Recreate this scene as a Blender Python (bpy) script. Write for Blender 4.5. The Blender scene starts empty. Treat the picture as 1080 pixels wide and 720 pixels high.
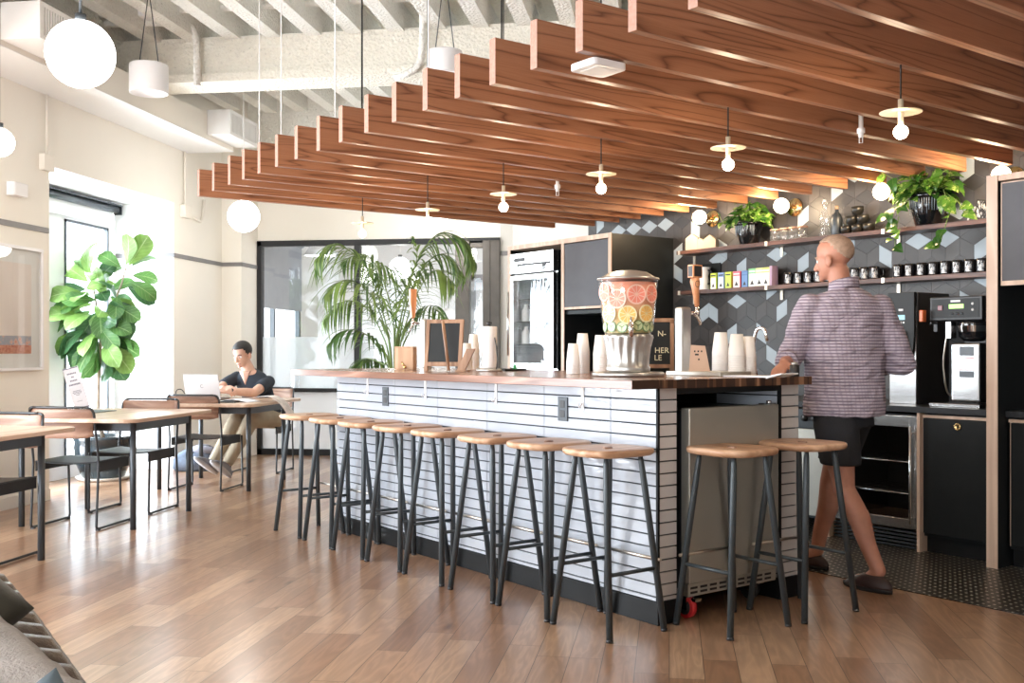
import bpy, bmesh, math, random
from mathutils import Vector, Matrix, noise
PI = math.pi
R = math.radians
C = bpy.context.scene.collection
# ---------------------------------------------------------------- camera, world, exposure
YAW = R(8.58); EYE = 1.19; FOC = 1100.0; HY = 370.0
cd = bpy.data.cameras.new('camera'); cam = bpy.data.objects.new('camera', cd); C.objects.link(cam)
cam.location = (0, 0, EYE); cam.rotation_euler = (PI/2, 0, YAW)
cd.sensor_width = 36; cd.lens = FOC/1080*36; cd.shift_y = 10/1080; cd.clip_end = 200
S = bpy.context.scene; S.camera = cam
S.view_settings.view_transform = 'Standard'; S.view_settings.look = 'None'
S.view_settings.exposure = 0.18; S.view_settings.gamma = 1; S.view_settings.use_curve_mapping = False
W = bpy.data.worlds.new('sky'); S.world = W; W.use_nodes = True
bg = W.node_tree.nodes['Background']; bg.inputs[0].default_value = (.86, .93, 1, 1); bg.inputs[1].default_value = 5.0

def area(name, loc, rot, sx, sy, power, col=(1, 1, 1)):
    l = bpy.data.lights.new(name, 'AREA'); l.shape = 'RECTANGLE'; l.size = sx; l.size_y = sy; l.energy = power; l.color = col
    o = bpy.data.objects.new(name, l); C.objects.link(o); o.location = loc; o.rotation_euler = rot; return o
def point(name, loc, power, col=(1, .78, .52), r=.04):
    l = bpy.data.lights.new(name, 'POINT'); l.energy = power; l.color = col; l.shadow_soft_size = r
    o = bpy.data.objects.new(name, l); C.objects.link(o); o.location = loc; return o
# daylight through the recess window; unseen side and rear sources added for brightness
area('window_daylight', (-6.4, 8.8, 1.35), (0, -PI/2, 0), 3.0, 2.8, 560, (.86, .93, 1))
area('added_side_daylight', (-6.4, 3.2, 1.8), (0, -PI/2, 0), 2.9, 4.2, 400, (.9, .95, 1))  # added source outside an unseen window, lights the room from the left
area('added_rear_daylight', (-3.6, -4.0, 1.4), (R(104), 0, R(-4)), 3.4, 2.6, 230, (.95, .97, 1))  # added source behind the viewer, tilted up to brighten the ceiling

# ---------------------------------------------------------------- frames of the room
c45 = math.sqrt(.5)
def bar(u, v, z=0): return Vector(((-u+v)*c45, (u+v)*c45, z))   # u runs along the bar away from the viewer, v across it
sY, cY = math.sin(YAW), math.cos(YAW)
def ray(px, py): 
    t = (px-540)/FOC; return (-sY+cY*t, cY+sY*t, (HY-py)/FOC)
def on_v(px, py, v):
    d = ray(px, py); k = v/((d[0]+d[1])*c45); return ((-d[0]+d[1])*k*c45, EYE+d[2]*k)
def on_u(px, py, u):
    d = ray(px, py); k = u/((-d[0]+d[1])*c45); return ((d[0]+d[1])*k*c45, EYE+d[2]*k)
def at_depth(px, py, Z):
    d = ray(px, py); return Vector((d[0]*Z, d[1]*Z, EYE+d[2]*Z))
def on_z(px, py, z=0):
    d = ray(px, py); k = (z-EYE)/d[2]; return Vector((d[0]*k, d[1]*k, z))

# ---------------------------------------------------------------- mesh helpers
class MB:
    def __init__(s): s.v = []; s.f = []; s.m = []; s.s = []
    def add(s, vs, fs, m=0, sm=False, M=None):
        n = len(s.v)
        for p in vs:
            p = Vector(p); s.v.append(tuple(M @ p if M else p))
        for f in fs: s.f.append([n+i for i in f]); s.m.append(m); s.s.append(sm)
        return s
    def box(s, x0, x1, y0, y1, z0, z1, m=0, M=None):
        vs = [(x, y, z) for z in (z0, z1) for y in (y0, y1) for x in (x0, x1)]
        return s.add(vs, [(0, 2, 3, 1), (4, 5, 7, 6), (0, 1, 5, 4), (1, 3, 7, 5), (3, 2, 6, 7), (2, 0, 4, 6)], m, False, M)
    def tube(s, pts, r, n=10, m=0, M=None, closed=False, cap=True):
        pts = [Vector(p) for p in pts]; k = len(pts)
        rr = r if isinstance(r, (list, tuple)) else [r]*k
        tn = []
        for i in range(k):
            if closed: d = pts[(i+1) % k]-pts[i-1]
            else: d = pts[min(i+1, k-1)]-pts[max(i-1, 0)]
            tn.append(d.normalized() if d.length > 1e-9 else Vector((0, 0, 1)))
        a = Vector((0, 0, 1)) if abs(tn[0].z) < .9 else Vector((1, 0, 0))
        nx = tn[0].cross(a).normalized(); vs = []
        for i in range(k):
            nx = (nx-tn[i]*nx.dot(tn[i])).normalized(); ny = tn[i].cross(nx)
            for j in range(n):
                q = 2*PI*j/n; vs.append(pts[i]+(nx*math.cos(q)+ny*math.sin(q))*rr[i])
        fs = []
        for i in range(k if closed else k-1):
            b = ((i+1) % k)*n
            for j in range(n): fs.append((i*n+j, i*n+(j+1) % n, b+(j+1) % n, b+j))
        s.add(vs, fs, m, True, M)
        if cap and not closed:
            s.add(vs[:n], [tuple(range(n-1, -1, -1))], m, False, M); s.add(vs[-n:], [tuple(range(n))], m, False, M)
        return s
    def lathe(s, prof, n=28, m=0, M=None, c=(0, 0, 0), flat=False):
        vs = []; fs = []
        for r, z in prof:
            for j in range(n):
                q = 2*PI*j/n; vs.append((c[0]+r*math.cos(q), c[1]+r*math.sin(q), c[2]+z))
        for i in range(len(prof)-1):
            for j in range(n): fs.append((i*n+j, i*n+(j+1) % n, (i+1)*n+(j+1) % n, (i+1)*n+j))
        return s.add(vs, fs, m, not flat, M)
    def ball(s, c, rx, ry=None, rz=None, n=16, m=0, M=None):
        ry = ry or rx; rz = rz or rx; h = n//2
        vs = [(c[0], c[1], c[2]-rz)]; fs = []
        for i in range(1, h):
            p = PI*i/h
            for j in range(n):
                q = 2*PI*j/n; vs.append((c[0]+rx*math.sin(p)*math.cos(q), c[1]+ry*math.sin(p)*math.sin(q), c[2]-rz*math.cos(p)))
        vs.append((c[0], c[1], c[2]+rz)); L = len(vs)-1
        for j in range(n): fs.append((0, 1+(j+1) % n, 1+j)); fs.append((L, L-n+j, L-n+(j+1) % n))
        for i in range(h-2):
            for j in range(n): a = 1+i*n; fs.append((a+j, a+(j+1) % n, a+n+(j+1) % n, a+n+j))
        return s.add(vs, fs, m, True, M)
    def prism(s, poly, z0, z1, m=0, M=None, ms=None):
        n = len(poly)
        vs = [(x, y, z0) for x, y in poly]+[(x, y, z1) for x, y in poly]
        s.add(vs, [tuple(range(n-1, -1, -1)), tuple(range(n, 2*n))], m, False, M)
        return s.add(vs, [(i, (i+1) % n, n+(i+1) % n, n+i) for i in range(n)], m if ms is None else ms, False, M)
    def loft(s, rings, m=0, M=None, cap=True, closed=True, sm=True):
        n = len(rings[0]); vs = [p for r in rings for p in r]; fs = []
        for i in range(len(rings)-1):
            for j in range(n if closed else n-1): fs.append((i*n+j, i*n+(j+1) % n, (i+1)*n+(j+1) % n, (i+1)*n+j))
        s.add(vs, fs, m, sm, M)
        if cap and closed:
            s.add(rings[0], [tuple(range(n-1, -1, -1))], m, sm, M); s.add(rings[-1], [tuple(range(n))], m, sm, M)
        return s
    def quad(s, a, b, c, d, m=0, M=None): return s.add([a, b, c, d], [(0, 1, 2, 3)], m, False, M)
    def mesh(s, name, mats):
        me = bpy.data.meshes.new(name); me.from_pydata(s.v, [], s.f); me.validate(verbose=False)
        for x in (mats if isinstance(mats, (list, tuple)) else [mats]): me.materials.append(x)
        if len(me.polygons) == len(s.f):
            for p, k, q in zip(me.polygons, s.m, s.s): p.material_index = k; p.use_smooth = q
        bm = bmesh.new(); bm.from_mesh(me); bmesh.ops.remove_doubles(bm, verts=bm.verts, dist=1e-5)
        bmesh.ops.recalc_face_normals(bm, faces=bm.faces); bm.to_mesh(me); bm.free()
        return me
def obj(name, mb, mats, parent=None, bevel=0, loc=None, rz=None, seg=2, recalc=True):
    me = mb.mesh(name, mats) if isinstance(mb, MB) else mb
    o = bpy.data.objects.new(name, me); C.objects.link(o)
    if parent: o.parent = parent
    if loc is not None: o.location = loc
    if rz is not None: o.rotation_euler.z = rz
    if bevel:
        b = o.modifiers.new('bevel', 'BEVEL'); b.width = bevel; b.segments = seg; b.limit_method = 'ANGLE'; b.angle_limit = R(35); b.harden_normals = False
    return o
def tag(o, label, cat, group=None, kind=None):
    o['label'] = label; o['category'] = cat
    if group: o['group'] = group
    if kind: o['kind'] = kind
    return o
def thing(name, label, cat, loc=(0, 0, 0), rz=0, group=None):
    o = bpy.data.objects.new(name, None); C.objects.link(o); o.empty_display_size = .05
    o.location = loc; o.rotation_euler = (0, 0, rz); return tag(o, label, cat, group)
def struct(name, mb, mats, bar_frame=False, bevel=0, parent=None):
    o = obj(name, mb, mats, parent, bevel)
    if bar_frame: o.rotation_euler.z = PI/4
    if not parent: o['kind'] = 'structure'
    return o
def dup(root, loc, rz=None, label=None, group=None):
    r = root.copy(); C.objects.link(r); r.location = loc
    if rz is not None: r.rotation_euler = (0, 0, rz)
    if label: r['label'] = label
    if group: r['group'] = group
    for ch in list(root.children):
        k = ch.copy(); C.objects.link(k); k.parent = r; k.matrix_parent_inverse = ch.matrix_parent_inverse.copy()
        for g in list(ch.children):
            d = g.copy(); C.objects.link(d); d.parent = k
    return r
def fillet(pts, r, n=5):
    pts = [Vector(p) for p in pts]; out = [pts[0]]
    for i in range(1, len(pts)-1):
        a, b, c = pts[i-1], pts[i], pts[i+1]
        d1 = (a-b); d2 = (c-b); k = min(r, d1.length*.49, d2.length*.49)
        p, q = b+d1.normalized()*k, b+d2.normalized()*k
        for j in range(n+1):
            t = j/n; out.append(p*(1-t)**2+b*2*t*(1-t)+q*t*t)
    out.append(pts[-1]); return out
def rrect(hx, hy, r, n=5):
    out = []
    for cx, cy, a in ((hx-r, hy-r, 0), (-hx+r, hy-r, 90), (-hx+r, -hy+r, 180), (hx-r, -hy+r, 270)):
        for j in range(n+1):
            q = R(a+90*j/n); out.append((cx+r*math.cos(q), cy+r*math.sin(q)))
    return out
def RZ(a, t=(0, 0, 0)): return Matrix.Translation(t) @ Matrix.Rotation(a, 4, 'Z')
def text(name, body, size, mat, parent, loc, rot, ext=.0006, align='CENTER'):
    cu = bpy.data.curves.new(name, 'FONT'); cu.body = body; cu.size = size; cu.extrude = ext; cu.align_x = align; cu.align_y = 'CENTER'
    tmp = bpy.data.objects.new(name, cu); C.objects.link(tmp)
    me = bpy.data.meshes.new_from_object(tmp.evaluated_get(bpy.context.evaluated_depsgraph_get()))
    bpy.data.objects.remove(tmp); me.materials.clear(); me.materials.append(mat)
    o = bpy.data.objects.new(name, me); C.objects.link(o); o.parent = parent; o.location = loc; o.rotation_euler = rot; return o

# ---------------------------------------------------------------- materials
class NT:
    def __init__(s, name):
        s.mat = bpy.data.materials.new(name); s.mat.use_nodes = True; s.t = s.mat.node_tree; s.n = s.t.nodes; s.l = s.t.links
        s.b = s.n['Principled BSDF']
    def node(s, t, **k):
        q = s.n.new(t)
        for a, b in k.items():
            if a.startswith('i_'):
                key = a[2:]; key = int(key) if key.isdigit() else key.replace('_', ' ')
                s.set(q.inputs[key], b)
            else: setattr(q, a, b)
        return q
    def set(s, inp, val):
        if hasattr(val, 'is_linked') or isinstance(val, bpy.types.NodeSocket): s.l.new(val, inp)
        else: inp.default_value = val
    def math(s, op, a, b=0, c=0):
        q = s.n.new('ShaderNodeMath'); q.operation = op
        s.set(q.inputs[0], a); s.set(q.inputs[1], b)
        if op in ('MULTIPLY_ADD', 'COMPARE'): s.set(q.inputs[2], c)
        return q.outputs[0]
    def ramp(s, fac, stops, interp='LINEAR'):
        q = s.n.new('ShaderNodeValToRGB'); e = q.color_ramp; e.interpolation = interp
        while len(e.elements) < len(stops): e.elements.new(.5)
        for el, (p, c) in zip(e.elements, stops): el.position = p; el.color = (*c, 1)
        s.l.new(fac, q.inputs[0]); return q.outputs[0]
    def mix(s, fac, a, b, mode='MIX'):
        q = s.n.new('ShaderNodeMix'); q.data_type = 'RGBA'; q.blend_type = mode
        s.set(q.inputs[0], fac); s.set(q.inputs[6], a if not isinstance(a, tuple) else (*a, 1)[:4]); s.set(q.inputs[7], b if not isinstance(b, tuple) else (*b, 1)[:4])
        return q.outputs[2]
    def coord(s, kind='Object', scale=(1, 1, 1), rot=(0, 0, 0), loc=None):
        t = s.n.new('ShaderNodeTexCoord'); mp = s.n.new('ShaderNodeMapping'); s.l.new(t.outputs[kind], mp.inputs[0])
        mp.inputs['Scale'].default_value = scale; mp.inputs['Rotation'].default_value = rot
        if loc is not None: s.set(mp.inputs['Location'], loc)
        return mp.outputs[0]
    def noise(s, vec, sc, det=4, rough=.55, dist=0):
        q = s.node('ShaderNodeTexNoise', i_Scale=sc, i_Detail=det, i_Roughness=rough, i_Distortion=dist); s.l.new(vec, q.inputs['Vector']); return q.outputs['Fac']
    def bump(s, h, strength=.3, dist=.01):
        q = s.node('ShaderNodeBump', i_Strength=strength, i_Distance=dist); s.l.new(h, q.inputs['Height']); s.l.new(q.outputs[0], s.b.inputs['Normal']); return q
    def out(s, col=None, rough=None, metal=None, **k):
        if col is not None: s.set(s.b.inputs['Base Color'], (*col, 1) if isinstance(col, tuple) and len(col) == 3 else col)
        if rough is not None: s.set(s.b.inputs['Roughness'], rough)
        if metal is not None: s.set(s.b.inputs['Metallic'], metal)
        for a, b in k.items(): s.set(s.b.inputs[a.replace('_', ' ')], b)
        return s.mat
def plain(name, col, rough=.5, metal=0, var=.06, sc=8, bump=0, bsc=60, **k):
    t = NT(name); v = t.coord()
    n = t.noise(v, sc)
    a = tuple(max(0, x*(1-var)) for x in col); b = tuple(min(1, x*(1+var)) for x in col)
    col = t.ramp(n, [(.3, a), (.7, b)])
    if bump: t.bump(t.noise(v, bsc, 3), bump, .004)
    return t.out(col, rough, metal, **k)
def emis(name, col, st):
    t = NT(name); return t.out(col, .4, 0, Emission_Color=(*col, 1), Emission_Strength=st)
def glass(name, col=(1, 1, 1), rough=0.0, ior=1.45, lit_white=0):
    """thin clear pane: mostly transparent with a fresnel reflection"""
    t = NT(name); o = t.n['Material Output']
    tr = t.node('ShaderNodeBsdfTransparent', i_Color=(*col, 1)); gl = t.node('ShaderNodeBsdfGlossy', i_Roughness=max(rough, .01))
    lw = t.node('ShaderNodeLayerWeight', i_Blend=.5); fr = t.math('MULTIPLY_ADD', t.math('POWER', lw.outputs['Facing'], 4.5), .75, .045); mx = t.n.new('ShaderNodeMixShader')
    t.l.new(fr, mx.inputs[0]); t.l.new(tr.outputs[0], mx.inputs[1]); t.l.new(gl.outputs[0], mx.inputs[2]); t.l.new(mx.outputs[0], o.inputs[0])
    if lit_white:
        df = t.node('ShaderNodeBsdfDiffuse', i_Color=(.9, .9, .9, 1)); m2 = t.n.new('ShaderNodeMixShader'); m2.inputs[0].default_value = lit_white; t.l.new(mx.outputs[0], m2.inputs[1]); t.l.new(df.outputs[0], m2.inputs[2]); t.l.new(m2.outputs[0], o.inputs[0])  # white mixed into the glass for the lamplight on it
    return t.mat
def wood(name, stops, axis=0, gs=1.0, rough=.45, bump=.15, ring=7.0, rand=True, coat=0, thin=0, along=.9, fw=.35):
    """grain running along the object's local axis"""
    t = NT(name); tc = t.n.new('ShaderNodeTexCoord'); sc = [9, 9, 9]; sc[axis] = along
    mp = t.n.new('ShaderNodeMapping'); mp.inputs['Scale'].default_value = [x*gs for x in sc]; t.l.new(tc.outputs['Object'], mp.inputs[0])
    vec = mp.outputs[0]
    if rand:
        oi = t.n.new('ShaderNodeObjectInfo'); cb = t.n.new('ShaderNodeCombineXYZ')
        a = t.math('MULTIPLY', oi.outputs['Random'], 37.0)
        for i in range(3): t.l.new(a, cb.inputs[i])
        ad = t.node('ShaderNodeVectorMath', operation='ADD'); t.l.new(vec, ad.inputs[0]); t.l.new(cb.outputs[0], ad.inputs[1]); vec = ad.outputs[0]
    n = t.noise(vec, .55, 2, .5, .4)
    rings = t.math('FRACT', t.math('MULTIPLY', n, ring))
    rings = t.math('POWER', t.math('ABSOLUTE', t.math('SUBTRACT', t.math('MULTIPLY', rings, 2), 1)), 1.6)
    if thin: rings = t.math('SUBTRACT', 1, t.math('POWER', rings, thin))
    mp2 = t.n.new('ShaderNodeMapping'); s2 = [160, 160, 160]; s2[axis] = 5; mp2.inputs['Scale'].default_value = [x*gs for x in s2]; t.l.new(tc.outputs['Object'], mp2.inputs[0])
    fine = t.noise(mp2.outputs[0], 1, 2)
    f = t.math('ADD', t.math('MULTIPLY', rings, .7), t.math('MULTIPLY', fine, fw))
    col = t.ramp(f, stops)
    t.bump(f, bump, .002)
    return t.out(col, rough, 0, Coat_Weight=coat, Coat_Roughness=.25)
# ---------------------------------------------------------------- the material library
M = {}
M['wall'] = plain('cream_paint', (.87, .83, .755), .75, var=.02, sc=1.2, bump=.05, bsc=90)
M['wall_shaded'] = plain('shaded_grey_paint', (.62, .60, .56), .7, var=.02, sc=1.2)  # shade of the corner wall put into the colour; reused in the back room
M['white_paint'] = plain('white_paint', (.86, .87, .88), .6, var=.015, sc=1.5)
M['duct_white'] = plain('white_duct', (.88, .87, .86), .5, var=.02, sc=1.5)
M['duct_cream'] = plain('cream_duct', (.85, .80, .72), .6, var=.03, sc=1.2)
M['trim_grey'] = plain('grey_trim_paint', (.21, .20, .20), .5)
M['black_frame'] = plain('black_frame', (.022, .023, .025), .45, var=.15, Specular_IOR_Level=.3)
M['bronze_frame'] = plain('bronze_frame', (.085, .075, .065), .38, .3, var=.12)
M['black_base'] = plain('black_rubber_base', (.010, .011, .012), .5, var=.2, Specular_IOR_Level=.25)
M['grey_metal'] = plain('grey_powder_coat', (.062, .072, .082), .36, .35, var=.06)
M['chair_metal'] = plain('chair_tube', (.045, .048, .052), .35, .4, var=.06)
M['stool_metal'] = plain('stool_tube', (.055, .067, .075), .4, .25, var=.06)
M['brass'] = plain('brass', (.78, .56, .26), .25, 1, var=.04)
M['warm_metal'] = plain('brushed_footrest', (.62, .57, .50), .3, 1, var=.04)
M['steel'] = None
t = NT('brushed_steel'); v = t.coord('Object', (3, 3, 140)); n = t.noise(v, 1, 2)
t.bump(n, .05, .001); M['steel'] = t.out(t.ramp(n, [(.3, (.58, .58, .58)), (.7, (.70, .70, .70))]), .27, 1)
t = NT('dull_steel'); n = t.noise(t.coord(), 1.5, 2)
M['dull_steel'] = t.out(t.ramp(n, [(.3, (.52, .50, .44)), (.7, (.60, .58, .52))]), .42, .85)
M['chrome'] = plain('chrome', (.8, .8, .8), .08, 1, var=.02)
M['black_laminate'] = plain('black_laminate', (.012, .014, .015), .45, var=.12, Specular_IOR_Level=.3)
M['grey_laminate'] = plain('grey_laminate', (.10, .10, .112), .6, var=.06)
M['ply'] = wood('birch_ply_edge', [(.1, (.62, .44, .33)), (.6, (.74, .55, .43)), (1, (.80, .62, .50))], 2, 1.5, .5, .05, 4)
M['counter_black'] = plain('dark_worktop', (.022, .024, .028), .35, var=.25, sc=25)
M['white_plastic'] = plain('white_plastic', (.84, .83, .84), .4, var=.015)
M['black_plastic'] = plain('black_plastic', (.02, .02, .022), .4, var=.1)
M['black_gloss'] = plain('black_glaze', (.008, .009, .011), .07, var=.3, Coat_Weight=.6)
M['mug'] = plain('black_mug', (.012, .012, .014), .15, var=.3)
M['cord'] = plain('black_cord', (.012, .012, .012), .6)
M['rubber_red'] = plain('red_tyre', (.62, .03, .035), .45)
M['glass'] = glass('clear_glass')
M['win_glass'] = glass('window_glass', (.97, .99, 1))
M['tea'] = None
# beams
M['oak_beam'] = wood('stained_oak', [(.12, (.11, .040, .018)), (.45, (.235, .092, .044)), (.75, (.33, .138, .068)), (1, (.40, .178, .092))], 0, 1.3, .4, .2, 13.0, thin=2.6, along=.5, fw=.5)
t = NT('daylit_oak_end'); M['oak_end_lit'] = t.out(t.ramp(t.noise(t.coord('Object', (1, 60, 60)), 1, 3), [(.3, (.42, .22, .16)), (.7, (.52, .30, .23))]), .55)  # daylight on the fin tips put into this paler end colour
M['walnut'] = wood('walnut_shelf', [(.1, (.06, .025, .018)), (.6, (.13, .058, .04)), (1, (.2, .09, .06))], 1, 1.6, .4, .1, 5)
M['seat_wood'] = wood('ash_seat', [(.1, (.42, .22, .12)), (.5, (.60, .36, .22)), (1, (.72, .47, .31))], 0, 1.6, .4, .06, 4)
M['chair_wood'] = wood('walnut_veneer', [(.1, (.22, .115, .075)), (.5, (.36, .205, .14)), (1, (.47, .30, .215))], 0, 1.6, .4, .06, 5)
M['table_wood'] = wood('pale_oak_top', [(.1, (.50, .33, .23)), (.5, (.66, .47, .35)), (1, (.76, .58, .46))], 1, 1.2, .3, .04, 4)
M['kraft_wood'] = wood('light_wood', [(.1, (.48, .28, .16)), (.5, (.62, .39, .24)), (1, (.74, .50, .33))], 2, 2, .5, .05, 4)
M['frame_wood'] = wood('brown_frame_wood', [(.1, (.20, .10, .055)), (.5, (.33, .18, .10)), (1, (.44, .26, .16))], 2, 2, .45, .05, 4)
M['tap_wood'] = wood('orange_wood', [(.1, (.50, .20, .09)), (.5, (.68, .32, .16)), (1, (.78, .42, .24))], 2, 2, .35, .05, 4)

def planks():
    t = NT('oak_plank_floor'); tc = t.n.new('ShaderNodeTexCoord'); sp = t.n.new('ShaderNodeSeparateXYZ'); t.l.new(tc.outputs['Object'], sp.inputs[0])
    x, y = sp.outputs[0], sp.outputs[1]; PW = .128
    xs = t.math('DIVIDE', x, PW); ci = t.math('FLOOR', xs); fx = t.math('FRACT', xs)
    wn = t.node('ShaderNodeTexWhiteNoise', noise_dimensions='1D'); t.l.new(ci, wn.inputs['W'])
    L = t.math('MULTIPLY_ADD', wn.outputs['Value'], .55, .75)
    ys = t.math('DIVIDE', t.math('MULTIPLY_ADD', wn.outputs['Value'], 17.3, y), L); ri = t.math('FLOOR', ys); fy = t.math('FRACT', ys)
    cb = t.n.new('ShaderNodeCombineXYZ'); t.l.new(ci, cb.inputs[0]); t.l.new(ri, cb.inputs[1])
    w2 = t.node('ShaderNodeTexWhiteNoise', noise_dimensions='2D'); t.l.new(cb.outputs[0], w2.inputs['Vector'])
    rnd = w2.outputs['Value']
    # grain coordinates shifted per plank
    cg = t.n.new('ShaderNodeCombineXYZ'); t.l.new(t.math('MULTIPLY_ADD', rnd, 31, t.math('MULTIPLY', x, 9)), cg.inputs[0]); t.l.new(t.math('MULTIPLY', y, 1.1), cg.inputs[1]); t.l.new(t.math('MULTIPLY', rnd, 53), cg.inputs[2])
    n = t.noise(cg.outputs[0], 1.0, 3, .55, .5)
    ring = t.math('POWER', t.math('ABSOLUTE', t.math('SUBTRACT', t.math('MULTIPLY', t.math('FRACT', t.math('MULTIPLY', n, 8)), 2), 1)), 1.4)
    cf = t.n.new('ShaderNodeCombineXYZ'); t.l.new(t.math('MULTIPLY', x, 230), cf.inputs[0]); t.l.new(t.math('MULTIPLY', y, 6), cf.inputs[1]); t.l.new(rnd, cf.inputs[2])
    fine = t.noise(cf.outputs[0], 1, 2)
    base = t.ramp(rnd, [(0, (.27, .14, .075)), (.3, (.34, .185, .105)), (.6, (.42, .25, .15)), (.85, (.48, .305, .19)), (1, (.30, .155, .085))])
    grain = t.ramp(t.math('ADD', t.math('MULTIPLY', ring, .6), t.math('MULTIPLY', fine, .3)), [(.1, (.78, .76, .74)), (.8, (1.08, 1.06, 1.04))])
    col = t.mix(1, base, grain, 'MULTIPLY')
    # knots
    vo = t.node('ShaderNodeTexVoronoi', i_Scale=1.0); ck = t.n.new('ShaderNodeCombineXYZ'); t.l.new(t.math('MULTIPLY_ADD', rnd, 5, t.math('MULTIPLY', x, 5)), ck.inputs[0]); t.l.new(t.math('MULTIPLY', y, 1.7), ck.inputs[1]); t.l.new(ck.outputs[0], vo.inputs['Vector'])
    knot = t.ramp(vo.outputs['Distance'], [(0, (.30, .24, .20)), (.05, (.55, .48, .42)), (.14, (1, 1, 1))])
    col = t.mix(1, col, knot, 'MULTIPLY')
    ex = t.math('MINIMUM', t.math('MULTIPLY', fx, PW), t.math('MULTIPLY', t.math('SUBTRACT', 1, fx), PW))
    ey = t.math('MINIMUM', t.math('MULTIPLY', fy, L), t.math('MULTIPLY', t.math('SUBTRACT', 1, fy), L))
    gap = t.math('LESS_THAN', t.math('MINIMUM', ex, ey), .0014)
    col = t.mix(gap, col, (.08, .045, .028, 1))
    t.bump(t.math('SUBTRACT', 1, gap), .10, .0004)
    return t.out(col, .30, 0, Coat_Weight=.5, Coat_Roughness=.20)
M['floor'] = planks()
def mosaic():   # black penny-size hexagons with light dots of grout between
    t = NT('black_mosaic'); tc = t.n.new('ShaderNodeTexCoord'); sp = t.n.new('ShaderNodeSeparateXYZ'); t.l.new(tc.outputs['Object'], sp.inputs[0])
    P = .046
    a = t.math('DIVIDE', sp.outputs[0], P); b = t.math('DIVIDE', sp.outputs[1], P*.9)
    sh = t.math('MULTIPLY', t.math('MODULO', t.math('FLOOR', t.math('ADD', b, 1000)), 2), .5)
    fa = t.math('SUBTRACT', t.math('FRACT', t.math('ADD', a, sh)), .5); fb = t.math('SUBTRACT', t.math('FRACT', b), .5)
    dot = t.math('MULTIPLY', t.math('LESS_THAN', t.math('ABSOLUTE', fa), .13), t.math('LESS_THAN', t.math('ABSOLUTE', fb), .15))
    line = t.math('GREATER_THAN', t.math('MAXIMUM', t.math('ABSOLUTE', fa), t.math('ABSOLUTE', fb)), .48)
    col = t.mix(dot, t.mix(line, (.010, .009, .008, 1), (.030, .027, .024, 1)), (.80, .74, .64, 1))
    t.bump(t.math('SUBTRACT', 1, line), .2, .001)
    return t.out(col, .3)
M['mosaic'] = mosaic()
def sprayed(name, col, spec=.5):
    t = NT(name); v = t.coord(); n = t.noise(v, 28, 5, .7); vo = t.node('ShaderNodeTexVoronoi', i_Scale=38); t.l.new(v, vo.inputs['Vector'])
    h = t.math('ADD', n, t.math('MULTIPLY', vo.outputs['Distance'], .8)); t.bump(h, .7, .02)
    c = t.ramp(t.noise(v, 45, 4, .7), [(.28, tuple(x*.62 for x in col)), (.38, tuple(x*.95 for x in col)), (.7, col)])
    return t.out(c, .9)
M['spray'] = sprayed('sprayed_insulation', (.94, .91, .81)); M['spray_white'] = sprayed('white_sprayed_insulation', (.93, .92, .87))
M['bar_tile'] = NT('x').mat
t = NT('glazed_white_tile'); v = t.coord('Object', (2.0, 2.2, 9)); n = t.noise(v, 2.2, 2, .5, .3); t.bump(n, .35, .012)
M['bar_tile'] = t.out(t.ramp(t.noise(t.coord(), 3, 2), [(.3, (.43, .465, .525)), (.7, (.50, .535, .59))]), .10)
t = NT('glazed_white_end_tile'); t.bump(t.noise(t.coord('Object', (3, 3, 9)), 2, 2), .15, .006); M['bar_tile_end'] = t.out((.66, .62, .60), .22)
M['grout_dark'] = plain('dark_grout', (.035, .04, .045), .8)
M['tile_dark'] = [plain('charcoal_tile_%d' % i, c, .42, var=.1, sc=6) for i, c in enumerate([(.036, .033, .032), (.047, .042, .040), (.058, .051, .048)])]
M['tile_light'] = plain('pale_blue_tile', (.40, .46, .50), .4, var=.04)
M['grout_grey'] = plain('grey_grout', (.10, .095, .09), .8)
# bar top: long walnut boards, block end
M['bar_top'] = wood('butcher_block_top', [(.1, (.17, .075, .045)), (.5, (.30, .145, .095)), (1, (.43, .24, .17))], 1, 1.3, .22, .06, 5, coat=.3)
t = NT('butcher_block_end'); v = t.coord('Object', (26, 26, 1)); n = t.noise(v, 1, 1, .3)
M['bar_top_end'] = t.out(t.ramp(n, [(.35, (.05, .022, .012)), (.5, (.13, .06, .03)), (.66, (.34, .18, .10))], 'CONSTANT'), .3)

# ---------------------------------------------------------------- floor
XL = -4.92; YF = 11.45; V6 = 6.30; CZ = 4.08
mb = MB(); mb.quad((-7.3, -3.2, 0), (6.8, -3.2, 0), (6.8, 15.2, 0), (-7.3, 15.2, 0)); struct('floor', mb, M['floor'])
mb = MB(); mb.box(4.64, V6, .3, 7.2, -.01, .004); o = struct('floor_tiles', mb, M['mosaic'], True); o.name = 'floor_mosaic'
tag(o, None or 'black hexagon mosaic floor behind the bar', 'floor') if False else None

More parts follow.
